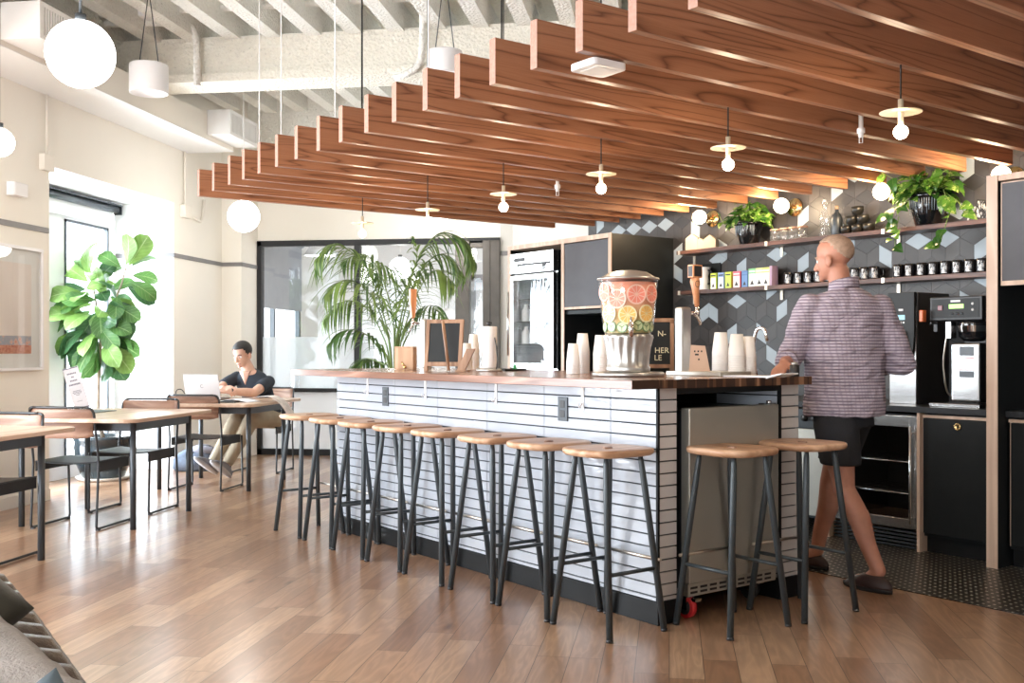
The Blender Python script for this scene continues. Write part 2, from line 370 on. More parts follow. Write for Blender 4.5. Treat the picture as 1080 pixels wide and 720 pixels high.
# ---------------------------------------------------------------- left wall with the deep window recess
mb = MB()
WT = .62
def wall_x(mb, x0, x1, y0, y1, z0, z1): mb.box(x0, x1, y0, y1, z0, z1)
for y0, y1, z0, z1 in ((-3.2, .9, 0, CZ), (.9, 5.9, 2.68, CZ), (5.9, 7.72, 0, CZ), (7.72, 9.85, 2.68, CZ), (9.85, 11.27, 0, CZ)):
    mb.box(XL-WT, XL, y0, y1, z0, z1)
struct('wall_left', mb, M['wall'])
mb = MB(); mb.box(XL-WT, -4.69, 11.0, YF, 0, CZ)
mb2 = MB(); mb2.box(XL-WT, -4.69, 11.0, YF, 0, CZ)
struct('trim_1', MB().box(-5.52, -4.69, 10.98, YF+.0, 0, CZ), M['wall'])   # pilaster beside the glazed partition
mb = MB(); rx = XL-WT                                  # white lining of the recess
mb.box(rx-.02, XL-.004, 9.845, 9.852, 0, 2.68); mb.box(rx-.02, XL-.004, 7.716, 7.722, 0, 2.68); mb.box(rx-.02, XL-.004, 7.72, 9.85, 2.674, 2.682)
struct('trim_2', mb, M['white_paint'])
# dado line
mb = MB()
mb.box(XL, XL+.012, 5.9, 7.70, 2.13, 2.172); mb.box(XL, XL+.012, 9.85, 10.99, 2.13, 2.172)
mb.box(rx, XL+.012, 9.832, 9.846, 2.13, 2.172)
mb.box(XL, -4.678, 10.966, 10.98, 2.13, 2.172); mb.box(-4.69, -4.678, 10.97, YF-.04, 2.13, 2.172)
struct('trim_3', mb, M['trim_grey'])
mb = MB(); mb.box(XL, XL+.012, 5.9, 7.72, 0, .09); mb.box(XL, XL+.012, 9.85, 10.98, 0, .09)
struct('baseboard_left', mb, M['wall'])
# recess window: two tall lights, slim dark frames, white mullion
wx = rx
mb = MB()
for y0, y1 in ((7.72, 7.80), (8.72, 8.98), (9.74, 9.85)): mb.box(wx-.10, wx-.03, y0, y1, 0, 2.68)
mb.box(wx-.09, wx-.032, 7.73, 9.84, 2.42, 2.675); mb.box(wx-.09, wx-.032, 7.73, 9.84, .001, .12)
win = struct('window_1', mb, M['white_paint'], bevel=.004)
mb = MB()
for y0, y1 in ((7.80, 8.72), (8.98, 9.74)):
    mb.box(wx-.06, wx-.02, y0, y0+.022, .12, 2.42); mb.box(wx-.06, wx-.02, y1-.022, y1, .12, 2.42)
    mb.box(wx-.06, wx-.02, y0, y1, 2.398, 2.42); mb.box(wx-.06, wx-.02, y0, y1, .12, .142)
struct('window_frame', mb, M['grey_metal'], parent=win)
struct('window_pane', MB().box(wx-.05, wx-.044, 7.82, 8.70, .13, 2.41).box(wx-.05, wx-.044, 9.0, 9.72, .13, 2.41), M['win_glass'], parent=win)
# roller blind
bl = thing('roller_blind', 'grey roller blind rolled up at the head of the tall window recess', 'blind', (wx+.06, 8.785, 2.60))
obj('roller', MB().tube([(0, -.96, 0), (0, .96, 0)], .035, 16), M['grey_metal'], bl)
obj('headrail', MB().box(-.05, .045, -1.0, 1.0, .036, .05), M['grey_metal'], bl)
obj('fabric', MB().box(-.036, -.033, -.94, .94, -.16, 0), M['white_paint'], bl)
obj('bracket', MB().box(-.045, .04, .985, 1.0, -.045, .05), M['grey_metal'], bl)
# unseen window nearer the viewer, added to let in light
mb = MB()
for y0, y1 in ((.9, 1.0), (2.5, 2.62), (4.18, 4.3), (5.8, 5.9)): mb.box(wx-.10, wx-.03, y0, y1, 0, 2.68)
mb.box(wx-.09, wx-.032, .91, 5.89, 2.58, 2.675); mb.box(wx-.09, wx-.032, .91, 5.89, .001, .12)
struct('window_2_added', mb, M['white_paint'])

# ---------------------------------------------------------------- far wall: glazed partition
PX1 = -1.86
mb = MB(); mb.box(-4.69, PX1, YF, YF+.14, 2.45, CZ)
struct('wall_far', mb, M['wall'])
mb = MB(); mb.box(PX1, -1.62, YF-.0, YF+.14, 0, CZ)
q0 = Vector((-1.72, YF, 0)); q1 = Vector((-.74, 9.65, 0)); dd = (q1-q0).normalized(); nn = Vector((-dd.y, dd.x, 0))*.12
mb.prism([(q0.x, q0.y), (q1.x, q1.y), (q1.x+nn.x, q1.y+nn.y), (q0.x+nn.x, q0.y+nn.y)], 0, CZ)
struct('wall_corner', mb, M['wall_shaded'])  # its grey is shade put into the wall colour
struct('trim_4', MB().box(PX1, -1.73, YF-.012, YF, 2.25, 2.30), M['trim_grey'])
fr = MB(); F0 = YF-.03; F1 = YF+.06
fr.box(-4.69, -4.635, F0, F1, 0, 2.45); fr.box(-4.69, PX1, F0, F1, 2.39, 2.45); fr.box(-4.69, -2.36, F0, F1, 0, .07)
fr.box(-3.535, -3.465, F0, F1, 0, 2.39); fr.box(-4.635, -2.36, F0, F1, .72, .765)
part = struct('window_3', fr, M['black_frame'], bevel=.004)
mb = MB(); mb.box(-2.36, -2.20, F0-.02, F1, 0, 2.42); mb.box(-2.05, -1.86, F0-.02, F1, 0, 2.42); mb.box(-2.20, -2.05, F0, F1, 2.34, 2.42); mb.box(-2.20, -2.05, F0, F1, 0, .1)
mb.box(-1.975, -1.965, F0-.03, F0-.02, 0, 2.42)
struct('door_frame', mb, M['bronze_frame'], parent=part, bevel=.004)
struct('pane', MB().box(-4.635, -3.535, YF, YF+.008, .765, 2.39).box(-3.465, -2.36, YF, YF+.008, .765, 2.39).box(-2.2, -2.05, YF, YF+.008, .1, 2.34), M['win_glass'], parent=part)
t = NT('frosted_film'); o_ = t.n['Material Output']; tr = t.node('ShaderNodeBsdfTransparent'); df = t.node('ShaderNodeBsdfTranslucent', i_Color=(.92, .95, .97, 1)); d2 = t.node('ShaderNodeBsdfDiffuse', i_Color=(.86, .9, .93, 1))
m1 = t.n.new('ShaderNodeMixShader'); m1.inputs[0].default_value = .5; t.l.new(df.outputs[0], m1.inputs[1]); t.l.new(d2.outputs[0], m1.inputs[2])
m2 = t.n.new('ShaderNodeMixShader'); m2.inputs[0].default_value = .62; t.l.new(tr.outputs[0], m2.inputs[1]); t.l.new(m1.outputs[0], m2.inputs[2]); t.l.new(m2.outputs[0], o_.inputs[0]); M['frost'] = t.mat
struct('frosted_film', MB().box(-4.635, -3.535, YF+.009, YF+.011, .07, 1.35).box(-3.465, -2.36, YF+.009, YF+.011, .07, 1.35), M['frost'], parent=part)

# the bright room behind the partition
mb = MB(); mb.box(-7.3, 1.5, 15.0, 15.15, 0, CZ); struct('wall_back_room', mb, M['white_paint'])
mb = MB()
for y0, y1 in ((11.45, 11.75), (14.3, 15.0)): mb.box(-5.3, -5.2, y0, y1, 0, 2.9)
mb.box(-5.3, -5.2, 11.45, 15, 2.7, CZ); struct('wall_back_room_left', mb, M['wall_shaded'])
mb = MB()
for y in (11.75, 12.5, 13.3, 14.25): mb.box(-5.28, -5.22, y, y+.05, 0, 2.7)
mb.box(-5.28, -5.22, 11.75, 14.3, .0, .1); mb.box(-5.28, -5.22, 11.75, 14.3, 2.62, 2.7)
struct('window_4', mb, M['grey_metal'])
M['blind'] = plain('grey_shade_cloth', (.30, .31, .33), .8)
b2 = obj('roller_blind', MB().box(-5.19, -5.18, 11.8, 14.25, 1.75, 2.68).tube([(-5.17, 11.8, 2.68), (-5.17, 14.25, 2.68)], .03), M['blind'])
tag(b2, 'grey shade half lowered over the window behind the glass partition', 'blind')
struct('trim_5', MB().box(-2.9, -2.8, 14.9, 15, 0, 2.3).box(-1.9, -1.8, 14.9, 15, 0, 2.3).box(-2.9, -1.8, 14.9, 15, 2.2, 2.3), M['blind'])
area('back_room_fill', (-3.0, 13.2, 4.1), (0, 0, 0), 3.2, 2.6, 22, (.88, .94, 1))  # overhead fill added to brighten the back room

# ---------------------------------------------------------------- tile wall behind the bar
mb = MB(); mb.box(V6, V6+.16, -1.5, 7.35, 0, CZ); struct('wall_right', mb, M['grout_grey'], True)
lights = [(630.4, 241), (652.6, 238), (668, 238), (684, 235), (704.7, 239), (719, 258), (735.5, 240), (850, 226), (883, 206), (820, 268), (848, 275), (719, 290), (764.6, 274), (762.5, 258),
          (1020.6, 185), (1013, 222), (968.5, 254), (997.7, 251.7), (934, 270), (1036, 260), (897, 256), (1036, 297.5), (1015, 309), (720, 293), (778.8, 318), (744.7, 331), (754.5, 331), (773.3, 351.4), (804, 351.4),
          (795, 374.8), (814.8, 374.8), (814.8, 310.6), (784.6, 277.5), (826, 326), (924, 319), (870, 190), (1060, 190), (700, 300)]
lp = [on_v(x, y, V6) for x, y in lights]
sx = .1966; ss = sx/math.sqrt(3); rows = 1.5*ss; rh = []
for r in range(-8, 15):
    for c in range(-45, 22):
        cu = 3.784+c*sx+(r % 2)*sx/2; cz = 1.92-ss/2+r*rows
        if cz < .75 or cz > CZ+.1 or cu < -1.4 or cu > 7.4: continue
        P = [(cu, cz+ss), (cu+sx/2, cz+ss/2), (cu+sx/2, cz-ss/2), (cu, cz-ss), (cu-sx/2, cz-ss/2), (cu-sx/2, cz+ss/2)]; Cc = (cu, cz)
        for k, q in enumerate(((Cc, P[5], P[0], P[1]), (Cc, P[1], P[2], P[3]), (Cc, P[3], P[4], P[5]))): rh.append((k, q, (sum(p[0] for p in q)/4, sum(p[1] for p in q)/4)))
lit = set()
for u, z in lp: lit.add(min(range(len(rh)), key=lambda i: (rh[i][2][0]-u)**2+(rh[i][2][1]-z)**2))
random.seed(4)
mb = MB()
for i, (k, q, ce) in enumerate(rh):
    far = ce[1] > 2.35 or ce[0] < 2.95
    m = 3 if (i in lit or (far and random.random() < .12)) else k
    g = .985; q = [(ce[0]+(a-ce[0])*g, ce[1]+(b-ce[1])*g) for a, b in q]
    q = [(min(max(a, -1.5), 7.34), min(b, CZ)) for a, b in q]
    vs = [(V6-.006, a, b) for a, b in q]+[(V6, a, b) for a, b in q]
    mb.add(vs, [(0, 1, 2, 3), (0, 4, 5, 1), (1, 5, 6, 2), (2, 6, 7, 3), (3, 7, 4, 0)], m)
struct('trim_6', mb, M['tile_dark']+[M['tile_light']], True)

struct('wall_rear_added', MB().box(-1.7, 5.7, -3.35, -3.2, 0, CZ).box(-5.6, -1.7, -3.35, -3.2, 3.5, CZ), M['wall'])  # unseen wall added to cut light from behind, open at the left
struct('wall_side_added', MB().box(5.55, 5.7, -3.2, 3.45, 0, CZ), M['wall'])  # unseen wall added to keep daylight off the right side
# ---------------------------------------------------------------- ceiling: sprayed deck, joists, girders
mb = MB(); mb.box(-7.3, 6.8, -3.2, 15.2, CZ, CZ+.1); ceil = struct('ceiling', mb, M['spray'])
k = 0
jm = MB()
x = -7.0
while x < 4.5:
    jm.box(x, x+.13, -3.0, YF, 3.86, CZ); x += .36
struct('ceiling_joists', jm, M['spray_white'])
gm = MB(); gm.box(-5.0, 6.0, 8.48, 8.74, 3.565, 3.885); gm.box(-5.0, 6.0, 8.42, 8.80, 3.49, 3.56); struct('ceiling_girder', gm, M['spray'])
gm = MB(); gm.box(-5.0, 6.0, 4.0, 4.3, 3.66, 4.14); struct('ceiling_girder_near', gm, M['spray'])
gm = MB()
random.seed(2)
gm.box(-5.5, 3.0, 11.16, YF-.001, 2.93, CZ); struct('ceiling_girder_far', gm, M['spray_white'])
# ---------------------------------------------------------------- timber fins hung under the ceiling
G = 'parallel oak fins of the slatted canopy'
BZ = 2.31; BH = .193
ordw = ['first', 'second', 'third', 'fourth', 'fifth', 'sixth', 'seventh', 'eighth', 'ninth', 'tenth', 'eleventh', 'twelfth', 'thirteenth', 'fourteenth', 'fifteenth', 'sixteenth', 'seventeenth']
ends = [7.421, 7.10, 6.778, 6.511, 6.235, 5.946, 5.647, 5.337, 5.047, 4.744, 4.445, 4.142, 3.857, 3.576, 3.28, 2.99, 2.69, 2.392, 2.095, 1.80, 1.505, 1.21]
for i, u in enumerate(ends):
    v0 = 2.50+(u-2.4)*.031; v1 = 6.15 if i else 5.95
    L = v1-v0; mb = MB(); mb.box(0, L, -.021, .021, 0, BH)
    mb.add([(-.0005, -.021, 0), (-.0005, .021, 0), (-.0005, .021, BH), (-.0005, -.021, BH)], [(0, 3, 2, 1)], 1)
    o = obj('ceiling_fin', mb, [M['oak_beam'], M['oak_end_lit']], None, .0015, bar(u, v0, BZ), PI/4, 1)
    if i < 17: lab = 'reddish oak ceiling fin, %s from the far left end of the slatted canopy' % ordw[i]
    else: lab = 'reddish oak ceiling fin at the upper right, %s from the nearest edge of the canopy' % ['fifth', 'fourth', 'third', 'second', 'outermost'][i-17]
    tag(o, lab, 'ceiling beam', G)
# threaded hangers that carry the fins
for i, (px, py0, Z) in enumerate([(273.5, 160, 7.35), (296.5, 160, 7.0), (353.5, 125, 6.0), (381.5, 115, 5.9), (452, 74, 5.1), (529, 45, 4.5)]):
    p = at_depth(px, py0, Z); p.z = BZ+BH-.03
    o = obj('hanger_rod', MB().tube([(0, 0, 0), (0, 0, CZ-p.z)], .004, 6), M['duct_white'] if i not in (3, 5) else M['cord'], None, 0, p)
    tag(o, ['thin white rod hanging beside the fourth fin from the left', 'thin white rod above the sixth fin from the left', 'thin white rod rising behind the seventh fin from the left', 'dark cable rising behind the ninth fin from the left', 'pale rod at the tip of the twelfth fin from the left', 'dark cable above the fourteenth fin from the left'][i], 'rod', 'rods the canopy hangs from')

# ---------------------------------------------------------------- the tiled bar
BU0, BU1, BV0, BV1 = 3.26, 6.29, 3.19, 4.14
T0, T1 = .10, 1.03
mb = MB(); rv0, rv1, rd = 3.305, 3.995, 4.05     # recess for the keg fridge: v range, depth in u
def bx(mb, v0, v1, u0, u1, z0, z1, m=0): mb.box(v0, v1, u0, u1, z0, z1, m)
e = .012
body = MB()
for (v0, v1, u0, u1) in ((BV0+e, rv0-e, BU0+e, BU1-e), (rv1+e, BV1-e, BU0+e, BU1-e), (rv0-e, rv1+e, rd, BU1-e)): bx(body, v0, v1, u0, u1, .0, 1.029)
barT = thing('bar_counter', 'long bar clad in white tiles with a wooden top, in mid room', 'bar counter', (0, 0, 0), PI/4)
obj('body', body, M['grout_dark'], barT)
# rows of long glazed tiles with dark joints
pitch = (T1-T0)/17.4; tl = .4905; joint = .0062
front = MB(); zt = T1; uo = 6.018+tl
random.seed(7)
row = 0
while zt > T0+.005:
    zb = max(zt-pitch, T0)
    us = [BU0]+[x for x in [6.018-tl*k for k in range(-1, 7)][::-1] if BU0+.02 < x < BU1-.01]+[BU1]
    for a, b in zip(us, us[1:]):
        j = joint/2
        h = e+random.uniform(-.0007, .0007)
        front.box(BV0-.0, BV0+h, a+(j*.5 if a > BU0 else 0.004), b-(j*.5 if b < BU1 else 0), zb+j, zt-j)
    zt -= pitch; row += 1
obj('front_tiles', front, M['bar_tile'], barT, .0012, seg=1)
endt = MB(); end2 = MB(); zt = T1
while zt > T0+.005:
    zb = max(zt-pitch, T0); j = joint/2
    endt.box(BV0+.012, rv0, BU0, BU0+e, zb+j, zt-j); end2.box(rv1+.018, BV1, BU0, BU0+e, zb+j, zt-j); end2.box(rv1, rv1+e, BU0+.014, BU0+.40, zb+j, zt-j, 1)
    zt -= pitch
obj('end_tiles', endt, [M['bar_tile_end'], M['bar_tile']], barT, .0012, seg=1); obj('end_tiles', end2, [M['bar_tile_end'], M['bar_tile']], barT, .0012, seg=1)
obj('corner_trim', MB().box(BV0-.002, BV0+.010, BU0-.002, BU0+.003, T0, T1).box(BV0-.002, BV0+.002, BU0, BU0+.010, T0, T1).box(rv1, rv1+.016, BU0-.001, BU0+.012, T0, T1), M['black_base'], barT)
obj('plinth', MB().box(BV0-.004, rv0, BU0-.004, BU1, 0, T0).box(rv1, BV1, BU0-.004, BU1, 0, T0), M['black_base'], barT, .002)
obj('recess_lining', MB().box(rv0-.003, rv0+.002, BU0+.001, rd, 0, 1.029).box(rv0, rv1, rd-.004, rd, 0, 1.029).box(rv0, rv1, BU0, rd, 1.0, 1.029), M['black_laminate'], barT)
top = MB(); top.box(2.955, 4.125, 3.17, 6.50, 1.0305, 1.068)
top.add([(2.955, 3.1695, 1.0305), (4.125, 3.1695, 1.0305), (4.125, 3.1695, 1.068), (2.955, 3.1695, 1.068)], [(0, 1, 2, 3)], 1)
obj('worktop', top, [M['bar_top'], M['bar_top_end']], barT, .002, seg=1)
CT = 1.0685
# bag hooks under the overhang, sockets in the tiles
hk = None
for i, u in enumerate((5.862, 5.167, 4.463, 3.76)):
    if i == 0:
        hk = thing('bag_hook', 'steel bag hook', 'hook', bar(u, BV0-.0, .965), PI/4, 'bag hooks under the bar top')
        obj('plate', MB().box(-.004, -.0005, -.010, .010, -.055, .06), M['duct_white'], hk, .001)
        obj('hook', MB().tube(fillet([(-.004, 0, -.02), (-.018, 0, -.04), (-.026, 0, -.038), (-.028, 0, -.022)], .008), .003, 8), M['duct_white'], hk)
        h = hk
    else: h = dup(hk, bar(u, BV0, .965))
    h['label'] = 'small steel bag hook on the white tiles, %s' % ['furthest left along the bar', 'second from the left', 'third from the left', 'nearest the right end of the bar front'][i]
for i, u in enumerate((5.632, 3.905)):
    s_ = thing('power_socket', ['small dark power socket in the tiles near the far end of the bar', 'dark power socket in the tiles above the seventh and eighth stools'][i], 'socket', bar(u, BV0, .91), PI/4, 'sockets in the bar front')
    obj('plate', MB().box(-.007, -.0005, -.036, .036, -.058, .058), M['grey_metal'], s_, .002)
    obj('outlet', MB().box(-.009, -.007, -.017, .017, .006, .040).box(-.009, -.007, -.017, .017, -.040, -.006), M['black_plastic'], s_, .001)
# keg fridge in the recess at the bar end
kf = thing('keg_fridge', 'stainless keg cooler on castors tucked into the end of the bar', 'fridge', bar(BU0+.0, 3.65, 0), PI/4)
obj('body', MB().box(-.295, .295, .02, .72, .13, .925), M['grey_metal'], kf, .004)
obj('door', MB().box(-.30, .30, -.035, .018, .165, .938), M['dull_steel'], kf, .004)
obj('vent_grille', MB().box(-.295, .295, -.02, .02, .105, .16), M['dull_steel'], kf)
g = MB()
for r in range(2):
    for i in range(9): g.box(-.28+i*.062, -.28+i*.062+.044, -.0215, -.0195, .116+r*.02, .126+r*.02)
obj('vent_slot', g, M['black_plastic'], kf)
obj('hinge', MB().tube([(.27, 0, .938), (.27, 0, .955)], .012, 10).box(.22, .30, -.02, .02, .938, .944), M['steel'], kf)
for i, (a, b) in enumerate(((-.262, .02), (.25, .10))):
    cs = obj('castor', MB().tube([(a-.014, b, .052), (a+.014, b, .052)], .050, 20), M['rubber_red'] if i == 0 else M['black_plastic'], kf)
    obj('hub', MB().tube([(a-.018, b, .052), (a+.018, b, .052)], .034, 16), M['black_plastic'], cs)
    obj('fork', MB().box(a-.024, a-.019, b-.02, b+.02, .045, .108).box(a+.019, a+.024, b-.02, b+.02, .045, .108).box(a-.024, a+.024, b-.03, b+.03, .1, .107).box(a-.01, a+.03, b-.062, b-.02, .083, .094), M['chrome'], cs)

# ---------------------------------------------------------------- bar stools
SH = .775
def make_stool():
    t = thing('bar_stool', 'stool', 'bar stool')
    n = 40; rings = []
    def outline(k, z, dip=0):
        ring = []
        for j in range(n):
            q = 2*PI*j/n; c, s_ = math.cos(q), math.sin(q); p = 3.4
            r = (abs(c)**p+abs(s_)**p)**(-1/p); x, y = r*c*.178*k, r*s_*.165*k
            ring.append((x, y, z+dip*abs(y)/.165*.0))
        return ring
    for k, z in ((.80, SH-.034), (.93, SH-.030), (.985, SH-.022), (1.0, SH-.012), (.985, SH-.004), (.94, SH), (.6, SH-.003), (.3, SH-.005)): rings.append(outline(k, z))
    mb = MB().loft(rings); obj('seat', mb, M['seat_wood'], t)
    obj('seat_slot', MB().tube([(-.022, 0, SH-.0042), (.022, 0, SH-.0042)], .006, 8), M['chair_wood'], t)
    tops = [(-.098, -.098), (.098, -.098), (.098, .098), (-.098, .098)]; feet = [(-.155, -.185), (.155, -.185), (.155, .185), (-.155, .185)]
    lp_ = lambda i, z: (feet[i][0]+(tops[i][0]-feet[i][0])*z/(SH-.03), feet[i][1]+(tops[i][1]-feet[i][1])*z/(SH-.03), z)
    for i in range(4):
        l = obj('leg', MB().tube([lp_(i, .012), lp_(i, .62), lp_(i, SH-.06), lp_(i, SH-.03)], [.0145, .0145, .0125, .009], 12), M['stool_metal'], t)
        obj('rubber_foot', MB().tube([lp_(i, 0), lp_(i, .012)], .0150, 12), M['black_plastic'], l)
    for s_ in (0, 2):   # side rails run towards the bar
        a, b = ((0, 1), (3, 2))[s_//2]
        obj('side_rail', MB().tube([lp_(a, .265), lp_(b, .265)], .0085, 10), M['stool_metal'], t)
    a, b = lp_(1, .30), lp_(2, .30)
    obj('footrest', MB().tube([(a[0]+.016, a[1]-.02, a[2]), (b[0]+.016, b[1]+.02, b[2])], .007, 10), M['warm_metal'], t)
    return t
st0 = make_stool()
sl = ['white oak-topped bar stool at the far left end of the row, standing clear of the bar', 'bar stool, second from the far left end of the row along the tiled front', 'bar stool, third from the far left end of the row along the tiled front', 'bar stool, fourth from the far left end, in the middle of the tiled front',
      'bar stool, fifth from the far left end of the row along the tiled front', 'bar stool standing left of the right-hand socket, sixth along the tiled front', 'bar stool directly in front of the right-hand socket, seventh along the tiled front', 'bar stool nearest the viewer along the tiled front, at its right corner']
sl[0] = 'bar stool at the far left end of the row along the tiled front'
G = 'wooden-topped bar stools with grey tube legs'
for i, u in enumerate((6.31, 5.87, 5.475, 5.055, 4.64, 4.19, 3.78, 3.37)):
    loc = bar(u, 3.0, 0)
    if i == 0: o = st0; o.location = loc; o.rotation_euler.z = PI/4
    else: o = dup(st0, loc, PI/4)
    o['label'] = sl[i]; o['group'] = G
dup(st0, bar(3.075, 3.455, 0), PI/4+PI/2, 'bar stool at the end of the bar in front of the keg cooler', G)
dup(st0, bar(3.06, 3.915, 0), PI/4+PI/2, 'rightmost bar stool, at the right corner of the bar end by the man in shorts', G)

# ---------------------------------------------------------------- cafe tables
def make_table():
    t = thing('cafe_table', 'table', 'table')
    top = MB().prism(rrect(.52, .62, .09, 6), .722, .747); obj('tabletop', top, M['table_wood'], t, .004)
    a = MB()
    for s_ in (-1, 1):
        a.box(s_*.405-.012, s_*.405+.012, -.40, .40, .655, .7215); a.box(-.40, .40, s_*.405-.012, s_*.405+.012, .655, .7215)
    obj('apron', a, M['grey_metal'], t, .002)
    for x, y in ((-.405, -.405), (.405, -.405), (.405, .405), (-.405, .405)):
        obj('leg', MB().tube([(x, y, 0), (x, y, .7215)], .020, 16), M['grey_metal'], t)
    return t
TX = -3.94
t0 = make_table(); t0.location = (TX, 6.905, 0)
t0['label'] = 'pale wooden table in the middle of the window row, with the sign stand on it'; t0['group'] = 'wooden cafe tables along the window wall'
dup(t0, (TX, 5.065, 0), 0, 'pale wooden table cut off by the left edge of the photo, nearest the viewer'); tb3 = dup(t0, (TX, 8.835, 0), 0, 'pale wooden table at which the man with the laptop sits')
hatch = obj('cable_hatch', MB().prism(rrect(.12, .20, .02, 4), 0, .004), M['grey_metal'], None, .001, (-4.17, 7.02, .7475)); tag(hatch, 'flat grey cable hatch lying in the middle table top', 'cable hatch')

# ---------------------------------------------------------------- sled-base chairs (local +y is the sitter's forward direction)
def make_chair():
    t = thing('cafe_chair', 'chair', 'chair')
    for s_ in (-1, 1):
        x = s_*.235
        pts = [(x, .215, .445), (x, .235, .012), (x, -.225, .012), (x, -.195, .45), (x*.98, -.245, .78), (x*.93, -.262, .812), (x*.80, -.270, .818)]
        obj('side_frame', MB().tube(fillet(pts, .028), .0085, 10), M['chair_metal'], t)
        for y in (.215, -.205): pass
        for ya in (.195, -.215): obj('glide', MB().box(x-.012, x+.012, ya, ya+.027, 0, .014), M['black_plastic'], t)
    top = [(s_*.19*1.0, -.270-.025*(1-abs(s_)**2), .818) for s_ in (-1, -.8, -.5, -.25, 0, .25, .5, .8, 1)]
    obj('top_rail', MB().tube(top, .0085, 10), M['chair_metal'], t)
    n = 12
    def slab(fn, th, mat, name, nx=12, ny=8):
        A = [[Vector(fn(i/nx, j/ny)) for i in range(nx+1)] for j in range(ny+1)]
        up = (A[0][1]-A[0][0]).cross(A[1][0]-A[0][0]).normalized()
        vs = [p+up*th/2 for r in A for p in r]+[p-up*th/2 for r in A for p in r]; N = (nx+1)*(ny+1); fs = []
        for j in range(ny):
            for i in range(nx):
                a = j*(nx+1)+i; fs.append((a, a+1, a+nx+2, a+nx+1)); fs.append((N+a, N+a+nx+1, N+a+nx+2, N+a+1))
        ed = [i for i in range(nx)]
        for i in range(nx):
            a = i; fs.append((a, N+a, N+a+1, a+1)); b = ny*(nx+1)+i; fs.append((b, b+1, N+b+1, N+b))
        for j in range(ny):
            a = j*(nx+1); fs.append((a, a+nx+1, N+a+nx+1, N+a)); b = a+nx; fs.append((b, N+b, N+b+nx+1, b+nx+1))
        return obj(name, MB().add(vs, fs, 0, True), mat, t, .002, seg=1)
    # wooden backrest, curved in plan, rounded lower corners
    def back(a, b):
        x = -.222+.444*a; s2 = (x/.222)**2; lo = .612+.03*max(0, abs(x/.222)-.75)*4*.5
        z = lo+(.808-lo)*b; return (x, -.236-.030*(1-s2)-.045*(z-.635), z)
    slab(back, .010, M['chair_wood'], 'backrest')
    def seat(a, b):
        x = -.222+.444*a; y = -.20+.42*b; s2 = 1-(x/.222)**2
        return (x, y, .452-.014*s2*(1-.3*b)-.0*y)
    slab(seat, .008, M['black_frame'], 'seat')
    for s_ in (-1, 1): obj('seat_skirt', MB().box(s_*.221-.005, s_*.221+.005, -.19, .21, .385, .450), M['black_frame'], t, .002)
    return t
CX = -3.98; G = 'sled-base cafe chairs with walnut backs'
c0 = make_chair(); c0.location = (CX, 6.63, 0); c0['label'] = 'sled-base chair with its walnut back to the viewer, at the middle table'; c0['group'] = G
dup(c0, (-3.965, 7.31, 0), PI, 'sled-base chair on the far side of the middle table, facing the viewer')
dup(c0, (CX, 8.56, 0), 0, 'sled-base chair with its back to the viewer, opposite the seated man', G)
dup(c0, (-3.99, 9.86, 0), PI, 'sled-base chair on which the man in the navy shirt sits', G)
dup(c0, (-3.90, 5.45, 0), PI, 'sled-base chair cut off by the left edge of the photo, at the nearest table', G)
# ---------------------------------------------------------------- air duct along the left wall, with its grille boxes
dz0, dz1, dx0, dx1 = 3.23, 3.56, XL+.002, -4.42
du = thing('air_duct', 'long boxed air duct running under the ceiling along the left wall', 'duct', (0, 0, 0))
obj('casing', MB().box(dx0, dx1, 2.5, 10.15, dz0+.004, 3.485), M['duct_cream'], du)
obj('underside', MB().box(dx0, dx1+.004, 2.5, 10.15, dz0, dz0+.004), M['white_paint'], du)
def grille_box(y0, y1, z0, z1, lab, x1=-4.19):
    g = thing('air_grille', lab, 'vent', ((dx1+x1)/2, (y0+y1)/2, z0), 0, 'grille boxes on the air duct'); hx = (x1-dx1)/2-.001; hy = (y1-y0)/2; h = z1-z0
    obj('box', MB().box(-hx, hx, -hy, hy, 0, h), M['duct_white'], g, .004)
    fr_ = MB(); fr_.box(hx, hx+.008, -hy, hy, .0, .03).box(hx, hx+.008, -hy, hy, h-.03, h).box(hx, hx+.008, -hy, -hy+.03, .03, h-.03).box(hx, hx+.008, hy-.03, hy, .03, h-.03)
    obj('frame', fr_, M['duct_white'], g)
    obj('recess', MB().box(hx, hx+.001, -hy+.03, hy-.03, .03, h-.03), M['trim_grey'], g)
    sl_ = MB(); n = int((y1-y0-.06)/.03)
    for i in range(n): sl_.box(hx+.001, hx+.007, -hy+.035+i*.03, -hy+.035+i*.03+.018, .03, h-.03)
    obj('slats', sl_, M['duct_white'], g)
grille_box(9.53, 10.2, 3.28, 3.52, 'white grille box on the duct, above the far left tips of the oak fins')
grille_box(6.38, 7.25, 3.27, 3.52, 'white grille box on the duct at the upper left corner, behind the large globe', -4.14)
grille_box(10.25, 10.9, 3.30, 3.50, 'x', -4.0) if False else None
# white supply duct above the canopy
bxd = obj('supply_duct', MB().box(-.35, .35, -.5, .5, 0, .55), M['duct_white'], None, .01, (.25, 5.75, 3.3)); tag(bxd, 'white box duct just showing above the oak fins at the top of the picture', 'duct')

